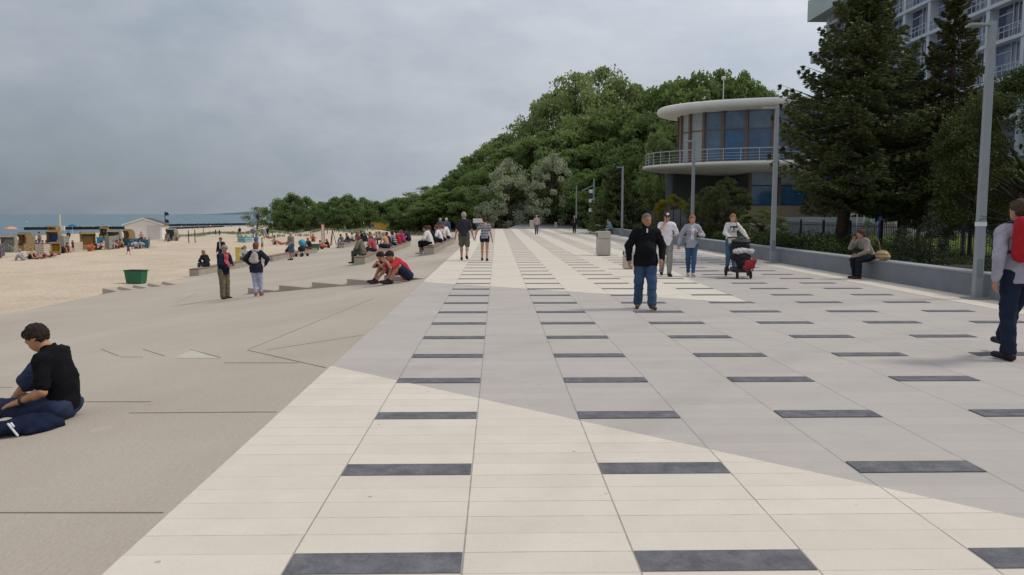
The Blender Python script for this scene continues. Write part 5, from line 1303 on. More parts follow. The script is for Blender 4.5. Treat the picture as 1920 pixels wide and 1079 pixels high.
# --- woman with the pram
loc, H = stand(1370, 508, 399); print('H pram woman', H)
b4 = person(loc, 182, H*1.0, dict(h=.014, fine=True, face=True, fem=True, pel=(0, 0, .94), lean=5, foot_l=(-.06, .10, .085), foot_r=(.07, -.12, .10), skin='c09482', hpitch=10, hyaw=-6,
    hand_r=(.17, .36, 1.02), epole_r=(.9, -.8, -.3), hand_l=(-.33, .40, 1.02), epole_l=(-.9, -.6, -.3), hdir_l=(0, 1, -.1), hdir_r=(0, 1, -.1), curl_l=1.0, curl_r=1.0, J=dict(pnl=(0, .2, 1), pnr=(0, .2, 1)),
    top=T_('cfccc6', sleeve=.97, hem=.07, infl=.024, name='sweater'), bottom=T_('44607f', infl=.014, name='jeans', cuff=.04), shoes='4a3038', hair=('side', '96694a')),
    'young woman in white printed sweater pushing a dark pram')
def text_on(body, txt, size, c, m, name, F):
    cu = bpy.data.curves.new('t', 'FONT'); cu.body = txt; cu.size = size; cu.extrude = .002; cu.align_x = 'CENTER'; cu.resolution_u = 2
    o = bpy.data.objects.new('t', cu); COL.objects.link(o); dg = bpy.context.evaluated_depsgraph_get(); me = bpy.data.meshes.new_from_object(o.evaluated_get(dg)); bpy.data.objects.remove(o)
    q = link(name, me, m, body); q.rotation_euler = (R(90), 0, R(180)); q.location = c; q.scale.x = 1.15; return q
J, S = b4[1], b4[2]; c = (J['chest']+J['F2']*.134)*S
mb = MB(); mb.obox(c-J['U2']*.0, tuple(J['S2']*.105), tuple(J['F2']*.012), tuple(J['U2']*.055)); pp = mb.build('chest_print', mat('print_dark', hexc('33303c'), .8, .1), b4[0])
text_on(b4[0], 'YON', .085, tuple(c+J['F2']*.0145-J['U2']*.03), M_white, 'print_letters', 0)
text_on(b4[0], 'ARE', .060, tuple(c+J['F2']*.004-J['U2']*.125), mat('print_dark', hexc('33303c'), .8, .1), 'print_letters', 0)
# pram
x, y = G(1388, 521); pr_ = empty('pram', (x, y, 0), R(176), 'dark pram with raised hood, white fleece and red bag, pushed by a young woman', 'pram')
M_pd = mat('pram_fabric', hexc('1f2226'), .85, .15, 12, .3, 30); M_pr = mat('pram_metal', hexc('34383c'), .4, .05, metal=.5); M_ty = mat('pram_tyre', hexc('2a2826'), .9, .1)
def pp_(nm, gr, h, k, fo, m): V, Q = sdf(gr, h, k, fo); link(nm, npmesh(nm, V, Q), m, pr_, True)
Rx = rotx(.5)
pp_('seat_tub', [([elp((0, -.02, .56), (.25, .34, .17)), cap((0, .2, .48), (0, .3, .40), .15, .10)], [(V3(0, 0, 1), .66)])], .014, .04, .004, M_pd)
pp_('hood', [([elp((0, -.13, .78), (.26, .30, .27))], [(V3(0, 1, -.35), -.20+.02), (V3(0, 0, -1), -.64)])], .014, .03, .004, M_pd)
pp_('hood_brim', [([elp((0, -.02, .96), (.25, .17, .05), rotx(-.25))], [])], .012, .02, .003, mat('pram_brim', hexc('14171c'), .5, .1))
pp_('fleece_blanket', [([elp((0, .12, .70), (.24, .17, .085)), elp((-.18, .20, .69), (.12, .10, .07)), elp((.12, .2, .68), (.13, .09, .06))], [])], .010, .03, .010, mat('white_fleece', hexc('bdb9ba'), .95, .25, 30, .8, 60))
pp_('footmuff', [([elp((0, .26, .46), (.20, .10, .16)), elp((.02, .30, .34), (.16, .09, .10))], [])], .014, .04, .004, mat('muff', hexc('1b1b20'), .9, .1))
pp_('basket', [([cap((-.17, -.1, .23), (.17, -.1, .23), .09), cap((-.17, .12, .22), (.17, .12, .22), .08)], [(V3(0, 0, 1), .28)])], .014, .05, .004, mat('basket', hexc('55555a'), .9, .15))
mb = MB()
for s in (-1, 1):
    mb.tube([(s*.24, -.52, 1.02), (s*.25, -.36, .88), (s*.25, -.05, .55), (s*.24, .33, .20)], .014, 8); mb.tube([(s*.25, .0, .58), (s*.27, -.38, .16)], .014, 8); mb.tube([(s*.25, -.38, .16), (s*.25, .3, .2)], .012, 8)
mb.tube([(-.24, -.52, 1.02), (0, -.56, 1.04), (.24, -.52, 1.02)], .018, 8); mb.tube([(-.28, -.38, .14), (.28, -.38, .14)], .012, 8); mb.tube([(-.22, .33, .2), (.22, .33, .2)], .012, 8)
mb.build('frame', M_pr, pr_, True)
for (wx, wy, wr) in ((-.29, -.38, .14), (.29, -.38, .14), (-.17, .38, .10), (.17, .38, .10)):
    pts = [(wx, wy+wr*.82*math.cos(a), wr+wr*.82*math.sin(a)) for a in np.linspace(0, 2*math.pi, 19)]
    mb = MB(); mb.tube(pts, .02, 8, False); whl = mb.build('wheel', M_ty, pr_, True)
    mb = MB()
    for a in np.linspace(0, 2*math.pi, 6)[:-1]: mb.bar((wx, wy, wr), (wx, wy+wr*.8*math.cos(a), wr+wr*.8*math.sin(a)), .012)
    mb.tube([(wx-.022, wy, wr), (wx+.022, wy, wr)], .022, 8); mb.build('rim', M_pr, whl)
rb = thing_sdf('red_bag', (x, y, 0), 176, 'red bag hanging on the front of the pram', 'bag', [('bag_body', [([elp((-.13, .42, .37), (.15, .06, .10), roty(-.6)), cap((-.24, .42, .46), (-.02, .43, .30), .07)], [])], .010, .04, .006, cloth('8e3338'))])

# --- man with the red rucksack
loc, H = stand(1892, 674.5, 364); print('H rucksack', H)
b6 = person((loc[0]+.06, loc[1], 0), 4, H*.99, dict(h=.0125, fine=True, girth=1.06, sw=.185, pel=(0, 0, .94), lean=1, lean2=3, twist=-8, hyaw=20, hpitch=4, skin='b07c64', foot_l=(-.12, -.06, .085), foot_r=(.15, .40, .12), toe_l=(-.15, 1, 0), side=-1,
    hand_l=(-.29, -.03, .87), epole_l=(-.7, -1, 0), curl_l=.7, hand_r=(.3, .05, .9),
    top=T_('a09dab', sleeve=.98, hem=.08, infl=.024, hood='262c44', name='sweatshirt'), bottom=T_('222a3c', infl=.018, name='trousers', cuff=.058), shoes='2b2830', hair=('short', '4a382c')),
    'man in grey-lilac sweatshirt and navy trousers walking away at the right edge')
J, S = b6[1], b6[2]; Mb = np.stack([J['S2'], J['F2'], J['U2']], 1)
V, Q = sdf([([cap(Mb@V3(-.085, -.175, .13), Mb@V3(-.10, -.18, -.17), .085, .092, J['F2'], 1.25), cap(Mb@V3(.07, -.175, .13), Mb@V3(.08, -.18, -.17), .085, .092, J['F2'], 1.25), cap(Mb@V3(-.07, -.245, -.15), Mb@V3(.06, -.245, -.15), .065), cap(Mb@V3(-.08, -.225, -.04), Mb@V3(.06, -.225, -.04), .05)], [])], .010, .03, .005)
r6 = empty('rucksack', b6[0].location, b6[0].rotation_euler.z, 'red rucksack with black straps on the back of the man at the right edge', 'rucksack')
off = J['chest']*1.0
link('pack_body', npmesh('pack_body', (V+off)*S, Q), cloth('a32630'), r6, True)
mb = MB()
for s in (-1, 1):
    mb.tube([tuple((off+Mb@V3(*p))*S) for p in ((s*.09, -.15, .13), (s*.115, -.06, .175), (s*.12, .06, .15), (s*.13, .135, .02), (s*.15, .10, -.10), (s*.16, -.04, -.15), (s*.12, -.16, -.17))], .014, 6)
    mb.tube([tuple((off+Mb@V3(*p))*S) for p in ((s*.11, -.268, -.14), (s*-.0, -.285, -.02), (s*-.09, -.262, .09))], .006, 5)
mb.build('strap', M_blk, r6, True)

# --- couple walking away hand in hand
loc, H = stand(870, 489, 396); print('H couple', H)
b7 = person(loc, -2, H, dict(h=.014, fine=True, girth=1.1, pel=(0, 0, .94), lean=1, foot_l=(-.09, .10, .085), foot_r=(.11, -.20, .16), toe_r=(.1, .8, -.5), skin='b48a72', hand_l=(-.30, .02, .86), hand_r=(.33, .0, .86), epole_l=(-.8, -1, 0), epole_r=(.8, -1, 0),
    top=T_('35343a', sleeve=.42, hem=.05, infl=.024, name='tshirt'), bottom=T_('5b5a50', len=.43, infl=.024, name='shorts'), shoes='2a2726', hair=('short', 'a09a92')),
    'grey-haired man in dark t-shirt and olive shorts walking away')
loc, H = stand(909, 490, 407)
b8 = person(loc, -3, H*1.02, dict(h=.014, fine=True, fem=True, pel=(0, 0, .94), lean=1, foot_l=(-.11, .12, .09), foot_r=(.09, -.06, .09), skin='b98870', hand_l=(-.37, .02, .92), hand_r=(.29, .02, .84), epole_l=(-.8, -1, 0),
    top=T_('6f7888', sleeve=.24, hem=.03, infl=.030, bare=True, mat=striped('5c667c', '9c9a9e', 11), name='off_shoulder_blouse'), bottom=T_('22263a', len=.14, infl=.022, name='shorts'), shoes='3a3430', hair=('bun', '4b2f28')),
    'woman in striped off-shoulder blouse and dark shorts walking hand in hand')
# --- far walkers
loc, H = stand(1006, 440, 403)
b9 = person(loc, 0, H, dict(h=.022, pel=(0, 0, .94), lean=3, hand_r=(.30, .25, .90), foot_l=(-.08, .05, .085), foot_r=(.08, -.08, .09), top=T_('b09a9a', sleeve=.9, hem=.06, infl=.03, name='shirt'), bottom=T_('55565e', name='trousers'), shoes='2a2522', hair=('buzz', 'a8a29c')),
    'person in pinkish shirt walking away with a walking stick')
mb = MB(); p = w2(b9[0], V3(.31, .34, .83), b9[2]); mb.tube([(0, 0, 0), (0, 0, p.z-.04), (0, -.04, p.z), (0, -.1, p.z-.01)], .012, 6); q = mb.build('walking_stick', M_bwood); q.location = (p.x, p.y, 0); tag(q, 'thin walking stick held by the person in the pinkish shirt', 'walking stick')
loc, H = stand(1077, 437.5, 404)
person(loc, 176, H, dict(h=.022, fem=True, pel=(0, 0, .94), lean=2, hand_r=(.2, .2, 1.1), foot_l=(-.07, .1, .085), top=T_('2b2a33', sleeve=.97, hem=.12, infl=.03, inner='b59a9c', name='coat'), bottom=T_('25252c', name='trousers'), shoes='1d1b1b', hair=('long', 'a88e78')),
    'distant person in dark coat and pale scarf walking towards the camera')

# --- seated woman on the grey wall
x, y = 9.52, 19.55
b5 = person((x, y+.05, 0), 100, 1.70, dict(h=.014, fine=True, fem=True, pel=(0, -.02, .60), lean=22, lean2=34, neck=12, hpitch=14, skin='a87c66', foot_l=(-.10, .36, .085), foot_r=(.12, .30, .085), hand_l=(-.10, .42, .62), epole_l=(-.9, -.2, -.6),
    hand_r=(.04, .47, .99), epole_r=(.6, .7, -1), hdir_r=(-.2, -.15, 1), hdir_l=(.2, 1, -.1), top=T_('8d8278', sleeve=.97, hem=.12, infl=.026, collar=.04, name='jacket'), bottom=T_('22262c', infl=.02, name='trousers', cuff=.055), shoes='4a3c3a', hair=('bob', '4e2c22')),
    'woman in beige jacket sitting on the grey wall, resting her face on her hand')
thing_sdf('shoulder_bag', (x+.1, y-.42, .5), 0, 'tan patterned bag lying on the wall behind the seated woman', 'bag', [('bag_body', [([elp((0, 0, .13), (.13, .24, .13)), elp((.02, -.08, .10), (.12, .18, .09))], [])], .011, .04, .006, striped('8f7450', 'b39b70', 11)), ('bag_strap', [([cap((0, .1, .2), (.02, .22, .42), .014), cap((.02, .22, .42), (.02, .3, .52), .014)], [])], .007, .01, 0, cloth('7b6144'))])
xg, yg = G(1604, 519); thing_sdf('green_carrier_bag', (xg, yg, 0), 0, 'small green bag standing at the feet of the seated woman', 'bag', [('bag_body', [([elp((0, 0, .12), (.09, .06, .14)), elp((0, 0, .05), (.10, .07, .06))], [])], .010, .03, .005, cloth('3f7a4a'))])
# person far on the wall
x, y = 9.55, 62
px_ = AT(1140, y, 0)[0]
person((px_+.25, y, .0), 110, 1.7, dict(h=.024, fem=True, pel=(0, 0, .6), lean=20, lean2=30, foot_l=(-.10, .36, .085), foot_r=(.12, .30, .085), hand_l=(-.1, .35, .7), hand_r=(.1, .35, .7), top=T_('7d93a8', infl=.03, sleeve=.97, name='shirt'), bottom=T_('8b8f96', name='trousers'), shoes='333333', hair=('short', '3a2c26')),
    'distant person in light blue sitting on the wall beyond the stone litter bin')

# --- foreground seated man
x, y, z = GT(126, 784)
b0 = person((x, y, z), 90, 1.88, dict(h=.0115, fine=True, face=True, girth=1.04, pel=(0, .02, .13), lean=2, lean2=20, neck=36, hpitch=38, skin='b5835f', kpole_r=(.12, .4, 1), kpole_l=(-.5, .3, 1),
    foot_r=(.13, .58, .085), foot_l=(-.05, .90, .07), toe_l=(-.3, 1, .35), hand_l=(-.21, .28, .20), epole_l=(-.5, -1.1, -.3), hdir_l=(-.1, 1, -.28), hand_r=(.04, .32, .20), epole_r=(1, -.3, -.6), curl_l=.18, J=dict(pnl=(-.25, .2, 1)),
    top=T_('131317', sleeve=.40, hem=.02, infl=.022, collar=.035, name='polo_shirt'), bottom=T_('343d55', len=.66, infl=.022, name='jeans', cuff=.07), shoes='1d1b1d', hair=('short', '2a201b')),
    'dark-haired young man in black polo shirt sitting on the ground, lower left')
J, S = b0[1], b0[2]; mb = MB(); w_, d = J['wrl'], nrm(J['wrl']-J['ell']); mb.tube([tuple((w_-d*.035)*S), tuple((w_-d*.012)*S)], .034, 12); mb.build('wristwatch', M_blk, b0[0], True)
xj, yj, zj = GT(48, 812); q = lambda px, pz: ((px-62)/195, 0, (812-pz)/195)
M_jk = cloth('1a2338')
jk = thing_sdf('dark_jacket', (xj, yj, zj), 0, 'crumpled navy jacket with white stripe lying beside the seated man', 'jacket',
    [('jacket_cloth', [([elp((.06, .05, .07), (.20, .17, .08)), elp((.0, -.02, .06), (.20, .11, .065)), elp((.16, .03, .08), (.11, .12, .05)), cap((.22, .0, .04), (.10, -.10, .05), .045), cap((.0, .0, .12), (.14, .06, .13), .035), cap((-.06, -.05, .05), (-.34, -.16, .035), .06, .05), cap((-.1, .1, .05), (-.3, .05, .04), .07, .05), cap((.02, .12, .09), (.25, .1, .06), .05)], [])], .0095, .04, .009, M_jk),
     ('white_stripe', [([cap((-.075, -.12, .115), (.025, -.155, .020), .010)], []), ([cap((-.06, -.10, .118), (-.02, -.13, .095), .009)], [])], .005, .01, 0, M_white)])

# --- pair sitting on the wedge step
x, y, z = GT(757, 529)
person((x+.06, y+.12, z), 118, 1.86, dict(h=.0135, fine=True, pel=(0, -.02, .16), lean=30, lean2=52, neck=35, hpitch=42, skin='b3846a', foot_l=(-.10, .46, .05), foot_r=(.14, .42, .05), hand_l=(-.06, .52, .50), hand_r=(.10, .50, .50), epole_l=(-1, .2, -.6), epole_r=(1, .2, -.6), hdir_l=(.3, .6, .3), hdir_r=(-.2, .7, .3),
    top=T_('b3323a', sleeve=.42, hem=.03, infl=.022, name='tshirt'), bottom=T_('272d48', len=.36, infl=.028, name='shorts'), shoes='33292a', hair=('short', '2a201c')),
    'man in red t-shirt and navy shorts sitting bent over a phone on the step', 'two sitting on the step')
x, y, z = GT(735, 529)
person((x-.0, y+.45, z), 128, 1.74, dict(h=.0135, fine=True, pel=(0, -.02, .18), lean=30, lean2=48, neck=35, hpitch=40, skin='a97a62', foot_l=(-.12, .62, .04), foot_r=(.12, .54, .05), hand_l=(-.06, .50, .48), hand_r=(.10, .48, .48), epole_l=(-1, .2, -.6), epole_r=(1, .2, -.6),
    top=T_('5c2d44', sleeve=.42, hem=.03, infl=.02, name='tshirt'), bottom=T_('6a3047', len=.42, infl=.03, name='shorts'), shoes='33292a', hair=('short', '231b19')),
    'boy in maroon t-shirt sitting next to the man in red on the step', 'two sitting on the step')
# --- standing group at the left
loc, H = stand(421, 561, 457); print('H pink', H, loc)
person(loc, 238, min(H, 1.78), dict(h=.014, fine=True, girth=1.1, belly=1.05, pel=(0, 0, .94), lean=2, lean2=8, hpitch=28, skin='b08470', foot_l=(-.09, .02, .085), foot_r=(.10, .05, .085), hand_l=(-.10, .34, 1.10), hand_r=(.12, .34, 1.08), epole_l=(-.6, -1, -.4), epole_r=(.6, -1, -.4), hdir_l=(.3, 1, 0), hdir_r=(-.3, 1, 0),
    top=T_('20263a', sleeve=.97, hem=.12, infl=.03, inner='c4545f', iw=.085, name='jacket'), bottom=T_('6f6656', infl=.022, name='trousers', cuff=.06), shoes='4c4034', hair=('short', '94887a')),
    'grey-haired man in open navy jacket over a pink shirt and khaki trousers')
lx, ly, lz = loc
loc = (*G(416, 500, -1.5), -1.5); H = ZAT(444, loc[1])+1.5
person(loc, 170, min(max(H, 1.6), 1.85), dict(h=.018, pel=(0, 0, .94), lean=1, hyaw=-10, skin='a87c66', hand_l=(-.24, .1, .9), top=T_('262c40', sleeve=.95, hem=.1, infl=.028, inner='d2cfd2', name='jacket'), bottom=T_('5b554a', name='trousers'), shoes='3a3430', hair=('short', '4a3a30'), cap='6b5145'),
    'man in brown cap and navy jacket standing on the sand behind the pink-shirted man')
# --- woman with cream rucksack, from behind
loc, H = stand(482, 556.5, 452); print('H rucksack woman', H, loc)
bw = person(loc, 4, min(H, 1.74), dict(h=.014, fine=True, fem=True, girth=1.06, pel=(0, 0, .94), lean=1, foot_l=(-.04, .02, .10), foot_r=(.09, .14, .10), skin='b98870', hand_l=(-.24, .18, 1.02), hand_r=(.26, .18, 1.02), epole_l=(-1, -.7, 0), epole_r=(1, -.7, 0),
    top=T_('272b3b', sleeve=.97, hem=.15, infl=.030, hips=True, hood='9ba3b5', name='jacket'), bottom=T_('a3aabf', infl=.014, len=.93, name='trousers', cuff=.042), shoes='8a5a4a', hair=('bob', '7b4b35')),
    'woman in navy jacket and pale trousers seen from behind, walking to the sea')
J, S = bw[1], bw[2]; Mb = np.stack([J['S2'], J['F2'], J['U2']], 1)
V, Q = sdf([([elp(Mb@V3(0, -.19, -.07), (.115, .07, .17)), cap(Mb@V3(-.05, -.19, -.19), Mb@V3(.05, -.19, -.19), .07)], [])], .011, .04, .003)
r6 = empty('rucksack', bw[0].location, bw[0].rotation_euler.z, 'cream rucksack on the back of the woman in navy jacket', 'rucksack')
link('pack_body', npmesh('pack_body', (V+J['chest'])*S, Q), cloth('b0a99c'), r6, True)
mb = MB()
for s in (-1, 1): mb.tube([tuple((J['chest']+Mb@V3(*p))*S) for p in ((s*.03, -.17, .09), (s*.08, -.06, .165), (s*.10, .06, .15), (s*.11, .13, .0), (s*.14, .05, -.13), (s*.09, -.16, -.2))], .016, 6)
mb.build('strap', cloth('b0a99c'), r6, True)
# --- man in shorts by the long bench
loc, H = stand(547, 488, 430); print('H shorts', H)
bs = person(loc, 150, min(H, 1.82), dict(h=.018, girth=1.1, pel=(0, 0, .94), lean=1, skin='b98870', foot_l=(-.06, .02, .085), foot_r=(.08, .03, .085), hand_l=(-.1, .26, 1.0), hand_r=(.26, .12, .95), top=T_('8c867e', sleeve=.95, hem=.06, infl=.03, name='sweater'), bottom=T_('465f74', len=.46, infl=.03, name='shorts'), shoes='26211f', hair=('buzz', 'a89c92')),
    'man in grey sweater and blue shorts standing by the long bench')
mb = MB(); J, S = bs[1], bs[2]; c_ = J['chest']; mb.tube([tuple((J['shr']+J['F2']*.04+V3(0, 0, .06))*S), tuple((c_+J['F2']*.165)*S), tuple((J['P']+J['F2']*.15-J['S1']*.15+V3(0, 0, .12))*S)], .012, 6); mb.build('bag_strap', M_gro, bs[0])

# ---------------------------------------------------------------- sitters
SKS = ['b08068', 'a87860', 'bb8c74', 'b58a78', '9f735c']
def sit(px, pyfeet, head, o, label, seat=.40, group=None, z=None, H=1.70, h=.024, y=None):
    if z is not None: x, yy = G(px, pyfeet, z); zz = z
    else: x, yy, zz = GT(px, pyfeet)
    o = dict(dict(h=h, pel=(0, 0, seat+.12), lean=14, lean2=28, neck=12, hpitch=12, foot_l=(-.12, .40, .085), foot_r=(.12, .42, .085), hand_l=(-.13, .36, seat+.22), hand_r=(.13, .36, seat+.22), epole_l=(-1, -.4, -.3), epole_r=(1, -.4, -.3)), **o)
    return person((x, yy, zz), head, H, o, label, group)
def on_bench(B_, t, head, o, label, side=0., **k):
    (xa, ya, za), (xb, yb, zb) = B_; x = xa+(xb-xa)*t+side; y = ya+(yb-ya)*t; z = terr(xa+(xb-xa)*t)
    o = dict(dict(h=.022, pel=(0, 0, BH+.13), lean=12, lean2=26, neck=12, hpitch=12, foot_l=(-.12, .44, .075), foot_r=(.12, .46, .075), hand_l=(-.13, .36, BH+.24), hand_r=(.13, .36, BH+.24), epole_l=(-1, -.4, -.3), epole_r=(1, -.4, -.3), skin=SKS[int(t*97) % 5]), **o)
    return person((x, y, z), head, k.get('H', 1.72), o, label, k.get('group'))
gb1 = 'people sitting on the long bench'; gb2 = 'people sitting on the middle bench'; gb3 = 'people in a row on the bench by the pale paving'; gb4 = 'people on the farthest bench'
on_bench(B1, .07, 60, dict(h=.017, fem=True, top=T_('23242b', sleeve=.97, infl=.03, hem=.05, name='jacket'), bottom=T_('3c4a5e', name='jeans'), shoes='333', hair=('long', '8d7450'), hand_l=(-.1, .3, .6)) | dict(shoes='33302e'), 'fair-haired woman in black jacket sitting alone on the near end of the long bench', group=gb1)
on_bench(B1, .33, 170, dict(h=.018, fem=True, top=T_('cfcac8', sleeve=.9, infl=.03, hem=.05, name='blouse'), bottom=T_('6b5f60', name='trousers'), shoes='4c4034', hair=('bob', '8a6a58')), 'woman in white blouse sitting on the long bench beside the man in pink', group=gb1)
on_bench(B1, .74, 120, dict(fem=True, top=T_('1f2430', sleeve=.97, infl=.03, hem=.05, name='jacket'), bottom=T_('2c2f3a', name='trousers'), shoes='222222', hair=('bob', '352a26')), 'person in black behind the standing man in shorts, on the long bench', group=gb1)
on_bench(B1, .94, 150, dict(top=T_('33313c', sleeve=.97, infl=.03, hem=.05, name='jacket'), bottom=T_('6b4350', name='trousers'), shoes='222222', hair=('bob', '8a5240')), 'red-haired sitter in dark jacket at the far end of the long bench', group=gb1)
tq = AT(566, 52, 0); r = empty('turquoise_pushchair', (AT(564, 54, 0)[0], 54, terr(AT(564, 54, 0)[0])), R(150), 'turquoise-hooded pushchair parked beside the long bench', 'pushchair')
V, Q = sdf([([elp((0, -.05, .95), (.24, .3, .26))], [(V3(0, 1, -.4), -.28)])], .02, .03); link('hood', npmesh('hood', V, Q), cloth('56a0b8'), r, True)
V, Q = sdf([([elp((0, 0, .55), (.22, .3, .2))], [])], .02, .03); link('seat_tub', npmesh('seat_tub', V, Q), M_pd, r, True)
mb = MB()
for s in (-1, 1): mb.tube([(s*.2, -.5, 1.05), (s*.22, .3, .15)], .015, 6); mb.tube([(s*.22, .1, .5), (s*.22, -.3, .12)], .015, 6)
mb.build('frame', M_pr, r)
for s, q_ in ((-1, -.3), (1, -.3), (-1, .3), (1, .3)): mb = MB(); mb.tube([(s*.24-.02, q_, .12), (s*.24+.02, q_, .12)], .12, 14); mb.build('wheel', M_ty, r)
# middle bench (facing the sea, seen three-quarters)
M_camo = striped('5e6152', '777460', 17)
on_bench(B2, .05, 75, dict(h=.016, girth=1.1, top=T_('5f6152', sleeve=.97, infl=.034, hem=.05, mat=ground_mat('camouflage', hexc('54574a'), hexc('7b775f'), 9, .9, .2, 30, .2, 20), name='jacket'), bottom=T_('55564c', name='trousers'), shoes='333230', hair=('short', '6e4a34')), 'sitter in camouflage jacket at the near end of the middle bench', group=gb2, H=1.78)
on_bench(B2, .22, 80, dict(h=.018, top=T_('b24a50', sleeve=.45, infl=.024, name='tshirt'), bottom=T_('3a3a44', len=.5, name='shorts'), shoes='333230', hair=('short', '8a6a52')), 'sitter in coral red shirt half hidden by the camouflage jacket', group=gb2)
on_bench(B2, .40, 60, dict(h=.017, girth=1.12, belly=1.05, skin='b78b6d', bottom=T_('2b2f45', len=.45, infl=.03, name='shorts'), shoes='4a4442', hair=('buzz', '9a8f86')), 'bare-chested older man in navy shorts sitting on the middle bench', side=.15, group=gb2, H=1.78)
on_bench(B2, .52, 80, dict(h=.02, top=T_('3a2c30', sleeve=.45, infl=.024, name='tshirt'), bottom=T_('6e5a52', len=.5, name='shorts'), shoes='4a4442', hair=('short', '40281f')), 'brown-haired sitter in dark shirt between bare-chested man and striped top', group=gb2)
on_bench(B2, .60, 70, dict(h=.02, fem=True, top=T_('3b4256', sleeve=.8, infl=.026, mat=striped('2c3348', 'a5a8b2', 9), name='striped_top'), bottom=T_('2b2f45', name='jeans'), shoes='4a4442', hair=('bob', '2a211f')), 'sitter in navy and white striped top on the middle bench', side=.1, group=gb2)
on_bench(B2, .70, 70, dict(h=.02, fem=True, top=T_('ab2b35', sleeve=.6, infl=.03, hem=.1, name='dress'), bottom=T_('a02a35', len=.5, name='trousers'), shoes='a08078', hair=('short', '33211d')), 'sitter all in bright red on the middle bench', side=.12, group=gb2)
on_bench(B2, .83, 60, dict(h=.022, fem=True, top=T_('a93a6c', sleeve=.9, infl=.03, name='jacket'), bottom=T_('3d4560', name='jeans'), shoes='4a4442', hair=('bob', '7a5038')), 'sitter in magenta jacket near the far end of the middle bench', side=.1, group=gb2)
on_bench(B2, .97, 60, dict(h=.022, top=T_('2f3340', sleeve=.97, infl=.03, name='jacket'), bottom=T_('25262e', name='trousers'), shoes='222222', hair=('short', '2a1f1a')), 'sitter in dark jacket alone at the far tip of the middle bench', side=.2, group=gb2)
# bench by the paving
on_bench(B3, .06, 80, dict(h=.016, girth=1.1, belly=1.05, top=T_('cfcbc4', sleeve=.6, infl=.034, hem=.08, name='white_shirt'), bottom=T_('1d1d22', len=.66, infl=.03, name='cropped_trousers'), shoes='b5aea8', hair=('short', '3a2a22')), 'big man in long white shirt and black shorts nearest on the crowded bench', group=gb3, H=1.85)
on_bench(B3, .24, 75, dict(h=.018, top=T_('1c1d22', sleeve=.5, infl=.028, name='tshirt'), bottom=T_('1d1d22', len=.97, infl=.03, name='trousers'), shoes='9a948e', hair=('short', '5a3a2c')), 'man in black t-shirt leaning forward, second on the crowded bench', side=-.1, group=gb3, H=1.8)
on_bench(B3, .38, 85, dict(h=.018, top=T_('d4d2d8', sleeve=.45, infl=.03, name='tshirt'), bottom=T_('26272e', len=.6, infl=.03, name='shorts'), shoes='9a948e', hair=('short', '6a4030')), 'man in white t-shirt and dark shorts, third on the crowded bench', side=.1, group=gb3, H=1.78)
on_bench(B3, .54, 85, dict(h=.02, top=T_('c4ab9c', sleeve=.45, infl=.03, name='tshirt'), bottom=T_('23283a', len=.6, infl=.03, name='shorts'), shoes='9a948e', hair=('short', '7a4a38')), 'sitter in pale salmon shirt, fourth on the crowded bench', side=.1, group=gb3, H=1.75)
on_bench(B3, .70, 85, dict(h=.02, top=T_('d8d6dc', sleeve=.9, infl=.03, name='shirt'), bottom=T_('2b2f45', len=.97, name='trousers'), shoes='4a4442', hair=('short', '7a4a38')), 'sitter in white long-sleeved shirt at the far end of the crowded bench', side=.18, group=gb3, H=1.9)
on_bench(B3, .80, 80, dict(h=.022, top=T_('20263a', sleeve=.9, infl=.03, name='jacket'), bottom=T_('25262e', name='trousers'), shoes='222222', hair=('short', '3f2e26')), 'sitter in navy jacket in front of the two standing men', side=-.45, group=gb3)
for px, pf, ph, c1, c2, hr, lab, hd in [(826, 454, 408.5, '4b5268', '55525a', 'b0aaa4', 'white-haired man in dusky jacket standing behind the crowded bench', 20), (837, 455, 408, '466079', '3e4c63', 'c2c0bb', 'white-haired man in denim blue standing behind the crowded bench', -10)]:
    loc, H = stand(px, pf, ph, -.12); person(loc, hd, H, dict(h=.022, girth=1.08, pel=(0, 0, .94), lean=1, top=T_(c1, sleeve=.97, infl=.03, hem=.1, name='jacket'), bottom=T_(c2, infl=.02, name='trousers'), shoes='3a3230', hair=('short', hr)), lab, 'two white-haired men standing')
loc, H = stand(800, 456, 424, -.25)
person(loc, 200, H*1.05, dict(h=.024, pel=(0, 0, .94), lean=3, hand_r=(.1, .3, 1.45), skin='a87258', top=T_('9c5a52', sleeve=.4, infl=.03, name='tshirt'), bottom=T_('39404f', name='trousers'), shoes='333333', hair=('short', '4a2f26')), 'tanned person with raised hand standing left of the crowded bench')
